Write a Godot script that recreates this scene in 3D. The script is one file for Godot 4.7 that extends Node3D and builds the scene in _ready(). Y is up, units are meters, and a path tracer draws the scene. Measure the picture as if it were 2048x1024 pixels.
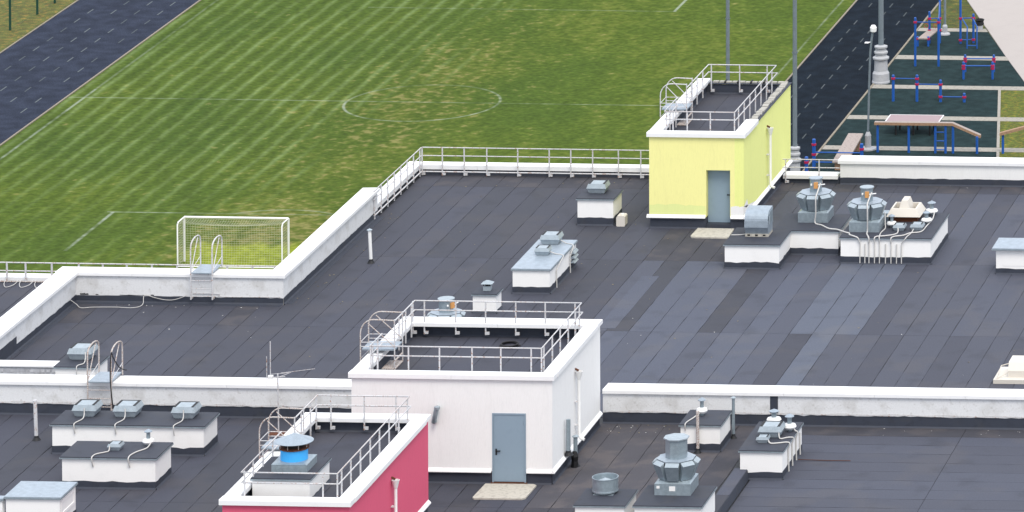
extends Node3D

var M := {}
var used := {}
var rng := RandomNumberGenerator.new()

# ------------------------------------------------------------------ helpers
func lin(r: float, g: float, b: float) -> Color:
	return Color(r, g, b).linear_to_srgb()

func numbered(n: String) -> String:
	if not used.has(n):
		used[n] = 0
		return n
	used[n] += 1
	return "%s_%03d" % [n, used[n]]

func thing(called: String, label: String, category: String, at := Vector3.ZERO, group := "") -> Node3D:
	var o := Node3D.new()
	o.name = numbered(called)
	add_child(o)
	o.position = at
	tag(o, label, category, group)
	return o

func tag(o: Node, label: String, category: String, group := ""):
	o.set_meta("label", label)
	o.set_meta("category", category)
	if group != "":
		o.set_meta("group", group)

func copy(o: Node3D, at: Vector3, label: String, turn := 0.0) -> Node3D:
	var c: Node3D = o.duplicate()
	var base := String(o.name)
	c.name = numbered(base)
	add_child(c)
	c.position = at
	c.rotation.y = turn
	c.set_meta("label", label)
	return c

func mb() -> SurfaceTool:
	var st := SurfaceTool.new()
	st.begin(Mesh.PRIMITIVE_TRIANGLES)
	return st

# commits a shape given in world coordinates as one named mesh under parent
func put(st: SurfaceTool, called: String, mat: Material, parent: Node = null) -> MeshInstance3D:
	var m := MeshInstance3D.new()
	m.mesh = st.commit()
	m.material_override = mat
	if parent == null:
		m.name = numbered(called)
		add_child(m)
	else:
		m.name = called
		parent.add_child(m, true)
		if parent is Node3D:
			m.position = -(parent as Node3D).global_position
	return m

func setting(st: SurfaceTool, called: String, mat: Material) -> MeshInstance3D:
	var m := put(st, called, mat)
	m.set_meta("kind", "structure")
	return m

func q(st: SurfaceTool, a: Vector3, b: Vector3, c: Vector3, d: Vector3, o: Vector3):
	var n := (c - a).cross(b - a)
	if n.length() < 1e-12:
		n = (d - a).cross(c - a)
	n = n.normalized()
	var p := [a, b, c, a, c, d]
	if n.dot(o) < 0:
		n = -n
		p = [a, c, b, a, d, c]
	for v in p:
		st.set_normal(n)
		st.add_vertex(v)

func tri(st: SurfaceTool, a: Vector3, b: Vector3, c: Vector3, o: Vector3):
	var n := (c - a).cross(b - a).normalized()
	var p := [a, b, c]
	if n.dot(o) < 0:
		n = -n
		p = [a, c, b]
	for v in p:
		st.set_normal(n)
		st.add_vertex(v)

func bx(st: SurfaceTool, x0: float, x1: float, y0: float, y1: float, z0: float, z1: float):
	var a := Vector3(x0, y0, z0); var b := Vector3(x1, y0, z0); var c := Vector3(x1, y0, z1); var d := Vector3(x0, y0, z1)
	var u := Vector3(0, y1 - y0, 0)
	q(st, a, b, c, d, Vector3.DOWN); q(st, a + u, b + u, c + u, d + u, Vector3.UP)
	q(st, a, b, b + u, a + u, Vector3.FORWARD); q(st, d, c, c + u, d + u, Vector3.BACK)
	q(st, a, d, d + u, a + u, Vector3.LEFT); q(st, b, c, c + u, b + u, Vector3.RIGHT)

# truncated pyramid, bottom and top half sizes
func fru(st: SurfaceTool, c: Vector3, hx0: float, hz0: float, y0: float, hx1: float, hz1: float, y1: float, top := true, bot := true):
	var lo := []; var hi := []
	for s in [[-1, -1], [1, -1], [1, 1], [-1, 1]]:
		lo.append(Vector3(c.x + s[0] * hx0, y0, c.z + s[1] * hz0))
		hi.append(Vector3(c.x + s[0] * hx1, y1, c.z + s[1] * hz1))
	for i in 4:
		var j := (i + 1) % 4
		var mid: Vector3 = (lo[i] + lo[j]) / 2.0 - Vector3(c.x, y0, c.z)
		q(st, lo[i], lo[j], hi[j], hi[i], mid)
	if top: q(st, hi[0], hi[1], hi[2], hi[3], Vector3.UP)
	if bot: q(st, lo[0], lo[1], lo[2], lo[3], Vector3.DOWN)

func extrude(st: SurfaceTool, prof: Array, o: Vector3, u: Vector3, v: Vector3, d: Vector3):
	var n := prof.size()
	var cen := Vector3.ZERO
	for p in prof: cen += (o + u * p.x + v * p.y) / n
	for i in n:
		var p: Vector2 = prof[i]; var r: Vector2 = prof[(i + 1) % n]
		var a := o + u * p.x + v * p.y; var b := o + u * r.x + v * r.y
		q(st, a, b, b + d, a + d, (a + b) / 2.0 - cen)
	var pp := PackedVector2Array(prof)
	var t := Geometry2D.triangulate_polygon(pp)
	for i in range(0, t.size(), 3):
		var w := []
		for k in 3: w.append(o + u * pp[t[i + k]].x + v * pp[t[i + k]].y)
		tri(st, w[0], w[1], w[2], -d)
		tri(st, w[0] + d, w[1] + d, w[2] + d, d)

# vertical prism over a polygon of (x, z)
func prism(st: SurfaceTool, poly: Array, y0: float, y1: float, caps := true):
	var pp := PackedVector2Array(poly)
	var ccw := not Geometry2D.is_polygon_clockwise(pp)
	var n := pp.size()
	for i in n:
		var p := pp[i]; var r := pp[(i + 1) % n]
		var e := (r - p)
		var o := Vector2(e.y, -e.x)
		if not ccw: o = -o
		q(st, Vector3(p.x, y0, p.y), Vector3(r.x, y0, r.y), Vector3(r.x, y1, r.y), Vector3(p.x, y1, p.y), Vector3(o.x, 0, o.y))
	if caps:
		sheet(st, poly, y1, Vector3.UP)
		sheet(st, poly, y0, Vector3.DOWN)

func sheet(st: SurfaceTool, poly: Array, y: float, o := Vector3.UP):
	var pp := PackedVector2Array(poly)
	var t := Geometry2D.triangulate_polygon(pp)
	for i in range(0, t.size(), 3):
		var a := pp[t[i]]; var b := pp[t[i + 1]]; var c := pp[t[i + 2]]
		tri(st, Vector3(a.x, y, a.y), Vector3(b.x, y, b.y), Vector3(c.x, y, c.y), o)

func grow(poly: Array, by: float) -> Array:
	var r := Geometry2D.offset_polygon(PackedVector2Array(poly), by, Geometry2D.JOIN_MITER)
	return Array(r[0])

func rect(x0: float, x1: float, z0: float, z1: float) -> Array:
	return [Vector2(x0, z0), Vector2(x1, z0), Vector2(x1, z1), Vector2(x0, z1)]

func tube(st: SurfaceTool, pts: Array, r: float, sides := 6, closed := false):
	var n := pts.size()
	var rings := []
	var up := Vector3.UP
	for i in n:
		var t: Vector3
		if closed: t = pts[(i + 1) % n] - pts[(i + n - 1) % n]
		elif i == 0: t = pts[1] - pts[0]
		elif i == n - 1: t = pts[n - 1] - pts[n - 2]
		else: t = (pts[i] - pts[i - 1]).normalized() + (pts[i + 1] - pts[i]).normalized()
		t = t.normalized()
		var s := t.cross(up)
		if s.length() < 0.2: s = t.cross(Vector3(1, 0, 0))
		if i > 0:
			var prev: Vector3 = rings[i - 1][0][1]
			s = prev - t * prev.dot(t)
			if s.length() < 0.1: s = t.cross(up)
		s = s.normalized()
		var w := s.cross(t).normalized()
		var ring := []
		for k in sides:
			var a := TAU * k / sides
			var nn := s * cos(a) + w * sin(a)
			ring.append([pts[i] + nn * r, nn])
		rings.append(ring)
	var m := n if closed else n - 1
	for i in m:
		var A: Array = rings[i]; var B: Array = rings[(i + 1) % n]
		for k in sides:
			var l := (k + 1) % sides
			sq(st, A[k], A[l], B[l], B[k])
	if not closed:
		for e in [[0, -1.0], [n - 1, 1.0]]:
			var ring: Array = rings[e[0]]
			var o: Vector3 = (pts[1] - pts[0]) * -1.0 if e[0] == 0 else pts[n - 1] - pts[n - 2]
			for k in range(1, sides - 1):
				tri(st, ring[0][0], ring[k][0], ring[k + 1][0], o)

# quad with its own normals; each corner is [position, normal]
func sq(st: SurfaceTool, a: Array, b: Array, c: Array, d: Array):
	var n: Vector3 = (c[0] - a[0]).cross(b[0] - a[0])
	var p := [a, b, c, a, c, d]
	if n.dot(a[1] + b[1] + c[1] + d[1]) < 0: p = [a, c, b, a, d, c]
	for v in p:
		st.set_normal(v[1])
		st.add_vertex(v[0])

func bar(st: SurfaceTool, a: Vector3, b: Vector3, r: float, sides := 6):
	tube(st, [a, b], r, sides)

# surface of revolution: profile of (radius, height), each segment with its own edge
func lathe(st: SurfaceTool, c: Vector3, prof: Array, sides := 16, flat := false, turn := 0.0):
	for i in prof.size() - 1:
		var p: Vector2 = prof[i]; var r: Vector2 = prof[i + 1]
		var sl := Vector2(r.y - p.y, p.x - r.x).normalized()
		for k in sides:
			var a0 := TAU * k / sides + turn; var a1 := TAU * (k + 1) / sides + turn
			var d0 := Vector3(cos(a0), 0, sin(a0)); var d1 := Vector3(cos(a1), 0, sin(a1))
			var A := c + d0 * p.x + Vector3(0, p.y, 0); var B := c + d1 * p.x + Vector3(0, p.y, 0)
			var C := c + d1 * r.x + Vector3(0, r.y, 0); var D := c + d0 * r.x + Vector3(0, r.y, 0)
			var n0 := d0 * sl.x + Vector3(0, sl.y, 0); var n1 := d1 * sl.x + Vector3(0, sl.y, 0)
			if flat:
				n0 = (n0 + n1).normalized(); n1 = n0
			if p.x < 1e-5: tri3(st, [A, n0], [C, n1], [D, n0])
			elif r.x < 1e-5: tri3(st, [A, n0], [B, n1], [C, n1])
			else: sq(st, [A, n0], [B, n1], [C, n1], [D, n0])

func tri3(st: SurfaceTool, a: Array, b: Array, c: Array):
	var n: Vector3 = (c[0] - a[0]).cross(b[0] - a[0])
	var p := [a, b, c]
	if n.dot(a[1] + b[1] + c[1]) < 0: p = [a, c, b]
	for v in p:
		st.set_normal(v[1])
		st.add_vertex(v[0])

# a skin of bitumen felt dressed up a wall from a to b: uneven upper edge, a little proud of the wall
func felt(st: SurfaceTool, a: Vector3, b: Vector3, h: float, o: Vector3, amp := 0.018, t := 0.014):
	var n := maxi(2, int((b - a).length() / 0.22))
	var prev_h := h + rng.randf_range(-amp, amp)
	for i in n:
		var p := a.lerp(b, float(i) / n); var r := a.lerp(b, float(i + 1) / n)
		var h2 := h + rng.randf_range(-amp, amp)
		if rng.randf() < 0.1: h2 -= amp * 1.5
		var u0 := Vector3(0, prev_h, 0); var u1 := Vector3(0, h2, 0)
		var foot := o * (t + 0.045)
		q(st, p + foot, r + foot, r + o * t + Vector3(0, 0.05, 0), p + o * t + Vector3(0, 0.05, 0), o)
		q(st, p + o * t + Vector3(0, 0.05, 0), r + o * t + Vector3(0, 0.05, 0), r + o * t + u1, p + o * t + u0, o)
		q(st, p + o * t + u0, r + o * t + u1, r + u1 - o * 0.004, p + u0 - o * 0.004, Vector3.UP)
		prev_h = h2

func smooth_path(pts: Array, steps := 5) -> Array:
	var c := Curve3D.new()
	var n := pts.size()
	for i in n:
		var t := Vector3.ZERO
		if i > 0 and i < n - 1: t = (pts[i + 1] - pts[i - 1]) / 6.0
		c.add_point(pts[i], -t, t)
	var out := []
	for i in n - 1:
		for k in steps: out.append(c.sample(i, float(k) / steps))
	out.append(pts[n - 1])
	return out

func cable(called: String, label: String, pts: Array, r: float, mat: Material, parent: Node = null, steps := 5) -> MeshInstance3D:
	var st := mb()
	tube(st, smooth_path(pts, steps), r, 5)
	var m := put(st, called, mat, parent)
	if parent == null: tag(m, label, "cable", "cables on the roof")
	return m

# ------------------------------------------------------------------ textures
func bytes(seed_: int, freq: float, size: int, oct := 4, type := FastNoiseLite.TYPE_SIMPLEX_SMOOTH) -> PackedByteArray:
	var n := FastNoiseLite.new()
	n.seed = seed_
	n.frequency = freq
	n.noise_type = type
	n.fractal_octaves = oct
	var im := n.get_seamless_image(size, size, false, false, 0.12, true)
	im.convert(Image.FORMAT_L8)
	return im.get_data()

func tex(size: int, f: Callable) -> ImageTexture:
	var d := PackedByteArray()
	d.resize(size * size * 3)
	for i in size * size:
		var c: Color = f.call(i)
		d[i * 3] = clampi(int(c.r * 255), 0, 255)
		d[i * 3 + 1] = clampi(int(c.g * 255), 0, 255)
		d[i * 3 + 2] = clampi(int(c.b * 255), 0, 255)
	var im := Image.create_from_data(size, size, false, Image.FORMAT_RGB8, d)
	im.generate_mipmaps()
	return ImageTexture.create_from_image(im)

func mat(color: Color, rough := 0.85, t: Texture2D = null, scale := 0.2, metal := 0.0) -> StandardMaterial3D:
	var m := StandardMaterial3D.new()
	m.albedo_color = color
	m.roughness = rough
	m.metallic = metal
	m.metallic_specular = 0.4
	if t:
		m.albedo_texture = t
		m.uv1_triplanar = true
		m.uv1_world_triplanar = true
		m.uv1_scale = Vector3.ONE * scale
	return m

func materials():
	var fine := bytes(11, 0.16, 512, 3)
	var blot := bytes(12, 0.012, 512, 5)
	var blot2 := bytes(13, 0.02, 512, 4)
	var str_ := bytes(14, 0.05, 512, 4)
	# roofing felt: slate granules, dust films and darker damp patches
	var big := bytes(21, 0.006, 1024, 6)
	var big2 := bytes(22, 0.011, 1024, 5)
	var grit := bytes(23, 0.3, 1024, 2)
	var felt_t := tex(1024, func(i):
		var g := grit[i] / 255.0
		var a := smoothstep(0.52, 0.8, big[i] / 255.0)
		var b := smoothstep(0.55, 0.85, big2[i] / 255.0)
		var v := 0.88 + 0.14 * (g - 0.5) - 0.07 * b
		return Color(v + 0.05 * a, v + 0.03 * a, v + 0.0 * a))
	var felt_dust := tex(1024, func(i):
		var g := grit[i] / 255.0
		var a := smoothstep(0.4, 0.75, big2[i] / 255.0)
		var b := smoothstep(0.5, 0.8, big[i] / 255.0)
		var v := 0.78 + 0.14 * (g - 0.5) - 0.05 * b
		return Color(v + 0.13 * a, v + 0.1 * a, v + 0.06 * a))
	var plaster_t := tex(512, func(i):
		var v := 0.975 + 0.03 * (fine[i] / 255.0 - 0.5) - 0.014 * smoothstep(0.5, 0.9, blot[i] / 255.0)
		return Color(v, v, v))
	var dirty_t := tex(512, func(i):
		var s := smoothstep(0.5, 0.95, blot[i] / 255.0) * 0.07 + smoothstep(0.68, 0.9, str_[i] / 255.0) * 0.07
		var v := 0.95 + 0.06 * (fine[i] / 255.0 - 0.5) - s
		return Color(v, v - s * 0.06, v - s * 0.16))
	var coat_t := tex(512, func(i):
		var v := 0.97 + 0.03 * (fine[i] / 255.0 - 0.5) - 0.018 * smoothstep(0.5, 0.95, str_[i] / 255.0) - 0.012 * smoothstep(0.5, 0.9, blot[i] / 255.0)
		return Color(v, v, v * 0.995))
	var galv_t := tex(512, func(i):
		var v := 0.86 + 0.12 * (blot2[i] / 255.0 - 0.5) + 0.18 * (fine[i] / 255.0 - 0.5)
		return Color(v, v, v))
	var rust_t := tex(512, func(i):
		var s := smoothstep(0.7, 0.8, str_[i] / 255.0)
		var v := 0.9 + 0.12 * (fine[i] / 255.0 - 0.5)
		return Color(v, v, v).lerp(Color(0.62, 0.36, 0.2), s * 0.85))
	var heavy_rust_t := tex(512, func(i):
		var s := smoothstep(0.58, 0.68, str_[i] / 255.0)
		var v := 0.88 + 0.12 * (fine[i] / 255.0 - 0.5)
		return Color(v, v, v).lerp(Color(0.55, 0.28, 0.15), s * 0.9))
	var conc_t := tex(512, func(i):
		var v := 0.9 + 0.14 * (fine[i] / 255.0 - 0.5) - 0.1 * smoothstep(0.45, 0.8, blot2[i] / 255.0)
		return Color(v, v, v * 0.98))
	var asph_t := tex(512, func(i):
		var v := 0.8 + 0.3 * (fine[i] / 255.0 - 0.5) + 0.22 * (blot[i] / 255.0 - 0.5)
		return Color(v, v, v))
	var grass_t := tex(512, func(i):
		var a := blot[i] / 255.0; var b := fine[i] / 255.0; var c := smoothstep(0.45, 0.8, blot2[i] / 255.0)
		var k := 0.62 + 0.5 * (b - 0.5) + 0.25 * (a - 0.5)
		return Color(k * 0.8, k * 0.85, k * 0.5).lerp(Color(k * 1.15, k * 0.98, k * 0.62), c))
	# felt in eight tones; each strip of the roof takes one
	var tones := [[0.055, 0.058, 0.079], [0.059, 0.063, 0.087], [0.051, 0.054, 0.072], [0.075, 0.082, 0.113], [0.085, 0.095, 0.132], [0.101, 0.115, 0.156], [0.04, 0.042, 0.056], [0.07, 0.0755, 0.103]]
	for k in tones.size():
		M["felt%d" % k] = mat(lin(tones[k][0], tones[k][1], tones[k][2]), 0.78, felt_t, 0.048)
	M.dusty = mat(lin(0.105, 0.102, 0.12), 0.9, felt_dust, 0.055)
	M.dusty2 = mat(lin(0.074, 0.075, 0.094), 0.88, felt_dust, 0.061)
	M.bitumen = mat(lin(0.012, 0.013, 0.016), 0.6)
	M.upstand = mat(lin(0.048, 0.056, 0.079), 0.7, felt_t, 0.21)
	M.cap = mat(lin(0.048, 0.054, 0.074), 0.72, felt_t, 0.17)
	M.plaster = mat(lin(0.8, 0.795, 0.795), 0.9, plaster_t, 0.22)
	M.warm = mat(lin(0.84, 0.83, 0.815), 0.9, plaster_t, 0.3)
	M.dirty = mat(lin(0.72, 0.725, 0.735), 0.9, dirty_t, 0.17)
	M.coping = mat(lin(0.8, 0.8, 0.805), 0.5, plaster_t, 0.31)
	M.yellow = mat(lin(0.86, 0.82, 0.34), 0.85, plaster_t, 0.22)
	M.lime = mat(lin(0.74, 0.79, 0.33), 0.85, plaster_t, 0.3)
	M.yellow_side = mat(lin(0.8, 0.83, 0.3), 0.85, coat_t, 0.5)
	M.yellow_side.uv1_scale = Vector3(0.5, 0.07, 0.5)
	M.pink = mat(lin(0.67, 0.1, 0.185), 0.8, plaster_t, 0.22)
	for k in [["plaster", 0.55], ["yellow", 0.5], ["pink", 0.6], ["lime", 0.5]]:
		M[k[0]].albedo_texture = coat_t
		M[k[0]].uv1_scale = Vector3(k[1], 0.07, k[1])
	M.door = mat(lin(0.235, 0.315, 0.385), 0.5, plaster_t, 0.4)
	M.black = mat(lin(0.006, 0.006, 0.007), 0.6)
	M.galv = mat(lin(0.4, 0.48, 0.53), 0.4, galv_t, 0.55, 0.45)
	M.hood = mat(lin(0.43, 0.5, 0.55), 0.45, galv_t, 0.4, 0.2)
	M.sheet = mat(lin(0.4, 0.47, 0.54), 0.42, galv_t, 0.35, 0.2)
	M.drip = mat(lin(0.42, 0.49, 0.54), 0.45, galv_t, 0.4, 0.5)
	M.rail = mat(lin(0.66, 0.66, 0.68), 0.55, rust_t, 0.35)
	M.rust = mat(lin(0.66, 0.64, 0.62), 0.7, heavy_rust_t, 0.9)
	M.rust_brown = mat(lin(0.13, 0.045, 0.022), 0.9, conc_t, 0.9)
	M.cable = mat(lin(0.5, 0.49, 0.475), 0.6)
	M.dark_cable = mat(lin(0.02, 0.02, 0.022), 0.6)
	M.plastic = mat(lin(0.72, 0.72, 0.71), 0.45)
	M.beige = mat(lin(0.62, 0.58, 0.52), 0.6, plaster_t, 0.4)
	M.blue = mat(lin(0.05, 0.38, 0.82), 0.45, plaster_t, 0.6)
	M.orange = mat(lin(0.55, 0.27, 0.09), 0.6)
	M.concrete = mat(lin(0.55, 0.52, 0.475), 0.95, conc_t, 0.5)
	M.paving = mat(lin(0.37, 0.335, 0.315), 0.95, plaster_t, 0.1)
	M.path = mat(lin(0.37, 0.345, 0.315), 0.95, conc_t, 0.4)
	M.kerb = mat(lin(0.3, 0.26, 0.21), 0.95, conc_t, 0.4)
	M.track_left = mat(lin(0.045, 0.055, 0.085), 0.85, asph_t, 0.12)
	M.track_right = mat(lin(0.0135, 0.021, 0.032), 0.85, asph_t, 0.14)
	M.rubber = mat(lin(0.027, 0.05, 0.053), 0.85, asph_t, 0.2)
	for k in ["track_left", "track_right", "rubber"]: M[k].metallic_specular = 0.12
	M.mark = mat(lin(0.125, 0.145, 0.165), 0.9, conc_t, 0.8)
	M.mark_faint = mat(lin(0.075, 0.09, 0.105), 0.9, conc_t, 0.8)
	M.mark_dark = mat(lin(0.06, 0.074, 0.084), 0.9, conc_t, 0.8)
	M.grass = mat(lin(0.2, 0.23, 0.075), 0.95, grass_t, 0.16)
	M.plot = mat(lin(0.32, 0.36, 0.085), 0.95, grass_t, 0.33)
	M.dry_grass = mat(lin(0.34, 0.33, 0.17), 0.95, grass_t, 0.21)
	M.fence = mat(lin(0.006, 0.045, 0.03), 0.5)
	M.play_blue = mat(lin(0.012, 0.082, 0.33), 0.45)
	M.play_red = mat(lin(0.36, 0.012, 0.06), 0.5)
	M.wood = mat(lin(0.4, 0.34, 0.325), 0.8, conc_t, 0.7)
	M.wood_side = mat(lin(0.4, 0.25, 0.165), 0.8, conc_t, 0.7)
	M.pole = mat(lin(0.24, 0.29, 0.33), 0.5, galv_t, 0.3, 0.2)
	M.pole_base = mat(lin(0.42, 0.43, 0.45), 0.6, dirty_t, 0.5)
	M.lamp_white = mat(lin(0.8, 0.8, 0.8), 0.4)
	M.table_top = mat(lin(0.3, 0.22, 0.23), 0.6, plaster_t, 0.5)
	M.net = mat(lin(0.5, 0.5, 0.4), 0.8)
	M.goal = mat(lin(0.72, 0.72, 0.72), 0.5)
	M.film = mat(lin(0.5, 0.51, 0.54), 0.35, dirty_t, 0.4)
	M.leaf = mat(lin(0.22, 0.19, 0.12), 0.9)
	M.scrap = mat(lin(0.7, 0.7, 0.68), 0.9)
	M.wall = mat(lin(0.6, 0.58, 0.55), 0.9, plaster_t, 0.2)
	M.mortar = mat(lin(0.5, 0.48, 0.45), 0.95, conc_t, 0.9)

func field_texture() -> ImageTexture:
	# the pitch from above: x -49.7 .. -13.25 across, z -140 .. -62 down
	var w := 1024; var h := 2048
	var n1 := FastNoiseLite.new(); n1.seed = 5; n1.frequency = 0.35; n1.fractal_octaves = 4
	var n2 := FastNoiseLite.new(); n2.seed = 6; n2.frequency = 0.09; n2.fractal_octaves = 3
	var n3 := FastNoiseLite.new(); n3.seed = 7; n3.frequency = 2.6; n3.fractal_octaves = 3
	var d := PackedByteArray(); d.resize(w * h * 3)
	var to := PackedByteArray(); to.resize(1025)
	for i in 1025: to[i] = clampi(int(Color(i / 1024.0 * 0.4, 0, 0).linear_to_srgb().r * 255.0 + 0.5), 0, 255)
	for j in h:
		var z := -140.0 + 78.0 * (j + 0.5) / h
		for i in w:
			var x := -49.7 + 36.45 * (i + 0.5) / w
			var a := n1.get_noise_2d(x * 1.6, z * 0.55)
			var b := n2.get_noise_2d(x, z * 0.6)
			var c := n3.get_noise_2d(x, z)
			var r := 0.057 + 0.012 * b; var g := 0.089 + 0.012 * b; var bl := 0.0115
			# bands left by the mower: a narrow pale one in each metre
			var fade := smoothstep(-30.5 + 6.0 * b, -37.0 + 6.0 * b, x + 0.05 * (z + 100.0)) * (0.35 + 0.65 * smoothstep(-79.0, -90.0, z + 8.0 * b))
			var ph := fposmod(x + 0.16 * n2.get_noise_2d(z * 0.4, 40.0) + 0.1 * a, 1.02) / 1.02
			var band := exp(-pow((ph - 0.5) / 0.15, 2.0)) * fade * clampf(0.85 + 0.6 * a + 0.5 * b, 0.25, 1.25)
			r += 0.042 * band; g += 0.053 * band; bl += 0.033 * band
			var dark := exp(-pow((fposmod(ph + 0.5, 1.0) - 0.5) / 0.22, 2.0)) * fade
			r -= 0.01 * dark; g -= 0.012 * dark
			# thin, yellowing turf through the middle and in the goal mouth
			var mouth := exp(-pow((x + 31.4) / 4.5, 2.0)) * (exp(-pow((z + 77.5) / 5.5, 2.0)) + exp(-pow((z + 104.0) / 22.0, 2.0)) * 0.75)
			var e := n1.get_noise_2d(x * 3.4 + 90.0, z * 3.6)
			var worn := smoothstep(-0.1, 0.7, a * 0.35 + e * 0.5 + b * 0.35 + mouth * 0.5 - 0.06 - 0.22 * fade)
			r = lerpf(r, 0.135, worn * 0.42); g = lerpf(g, 0.142, worn * 0.36); bl = lerpf(bl, 0.032, worn * 0.4)
			var bald := smoothstep(0.4, 0.62, a * 0.25 + e * 0.7 + mouth * 0.42 + c * 0.2)
			r = lerpf(r, 0.2, bald * 0.36); g = lerpf(g, 0.165, bald * 0.33); bl = lerpf(bl, 0.075, bald * 0.36)
			# fresh bright turf behind the goal
			var fresh := smoothstep(-76.3, -75.2, z + 0.8 * a) * smoothstep(-34.3, -33.2, x + a) * smoothstep(-24.5, -27.5, x + a)
			r = lerpf(r, 0.22, fresh * 0.7); g = lerpf(g, 0.26, fresh * 0.7); bl = lerpf(bl, 0.02, fresh * 0.7)
			var k := 1.0 + 0.34 * c + 0.16 * a + 0.22 * e
			r *= k; g *= k; bl *= k
			# chalk lines, faded and patchy
			var l := 0.0
			var dc := absf(Vector2(x + 31.05, z + 104.05).length() - 3.98)
			l = maxf(l, (1.0 - smoothstep(0.03, 0.11, dc)) * (0.85 if z > -104.0 or x > -30.0 else 0.45))
			l = maxf(l, (1.0 - smoothstep(0.02, 0.1, absf(z + 104.2))) * 0.62)
			l = maxf(l, (1.0 - smoothstep(0.03, 0.12, absf(x + 48.85))) * (0.85 if z > -106.0 else 0.35))
			l = maxf(l, (1.0 - smoothstep(0.02, 0.1, absf(x + 13.95))) * 0.5)
			if x > -40.3 and x < -22.2: l = maxf(l, (1.0 - smoothstep(0.03, 0.11, absf(z + 81.35))) * (0.8 if x < -36.5 else 0.4))
			if z > -81.4 and z < -74.2: l = maxf(l, 1.0 - smoothstep(0.04, 0.13, absf(x + 40.0)))
			if z < -81.4: l = maxf(l, (1.0 - smoothstep(0.03, 0.1, absf(Vector2(x + 31.6, z + 78.0).length() - 4.2))) * 0.55)
			if x > -40.0 and x < -22.6: l = maxf(l, (1.0 - smoothstep(0.02, 0.1, absf(z + 126.0))) * 0.42)
			if z < -126.0: l = maxf(l, 1.0 - smoothstep(0.04, 0.12, absf(x + 22.75)))
			l *= clampf(0.58 + 0.6 * a + 0.4 * b + 0.6 * e, 0.18, 0.85)
			r = lerpf(r, 0.3, l * 0.75); g = lerpf(g, 0.34, l * 0.75); bl = lerpf(bl, 0.28, l * 0.75)
			var o := (j * w + i) * 3
			d[o] = to[clampi(int(r * 2560.0), 0, 1024)]
			d[o + 1] = to[clampi(int(g * 2560.0), 0, 1024)]
			d[o + 2] = to[clampi(int(bl * 2560.0), 0, 1024)]
	var im := Image.create_from_data(w, h, false, Image.FORMAT_RGB8, d)
	im.generate_mipmaps()
	return ImageTexture.create_from_image(im)

# ------------------------------------------------------------------ camera, sky, sun
func camera_and_light():
	var cam := Camera3D.new()
	cam.name = "camera"
	add_child(cam)
	cam.position = Vector3(50.067, 74.0, 197.463)
	cam.rotation = Vector3(deg_to_rad(-3.40889), deg_to_rad(0.87174), deg_to_rad(0.60931))
	cam.projection = Camera3D.PROJECTION_FRUSTUM
	cam.near = 1.0
	cam.far = 4000.0
	cam.size = 0.0873638
	cam.frustum_offset = Vector2(-0.2362039, -0.2056394)
	cam.current = true
	var e := Environment.new()
	var sm := ProceduralSkyMaterial.new()
	sm.sky_top_color = Color(0.86, 0.885, 0.93)
	sm.sky_horizon_color = Color(0.83, 0.85, 0.885)
	sm.sky_curve = 0.15
	sm.ground_bottom_color = Color(0.4, 0.42, 0.42)
	sm.ground_horizon_color = Color(0.8, 0.82, 0.85)
	sm.sun_angle_max = 1.0
	var sky := Sky.new()
	sky.sky_material = sm
	e.background_mode = Environment.BG_SKY
	e.sky = sky
	e.tonemap_mode = Environment.TONE_MAPPER_LINEAR
	e.tonemap_exposure = 2.02
	e.sdfgi_enabled = true
	e.ssao_enabled = true
	e.ssil_enabled = true
	var we := WorldEnvironment.new()
	we.name = "world_environment"
	we.environment = e
	add_child(we)
	var sun := DirectionalLight3D.new()
	sun.name = "sun"
	add_child(sun)
	sun.rotation = Vector3(deg_to_rad(-58), deg_to_rad(28), 0)
	sun.light_energy = 0.45
	sun.light_angular_distance = 25.0
	sun.light_color = Color(1.0, 0.975, 0.94)
	sun.shadow_enabled = true

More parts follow.
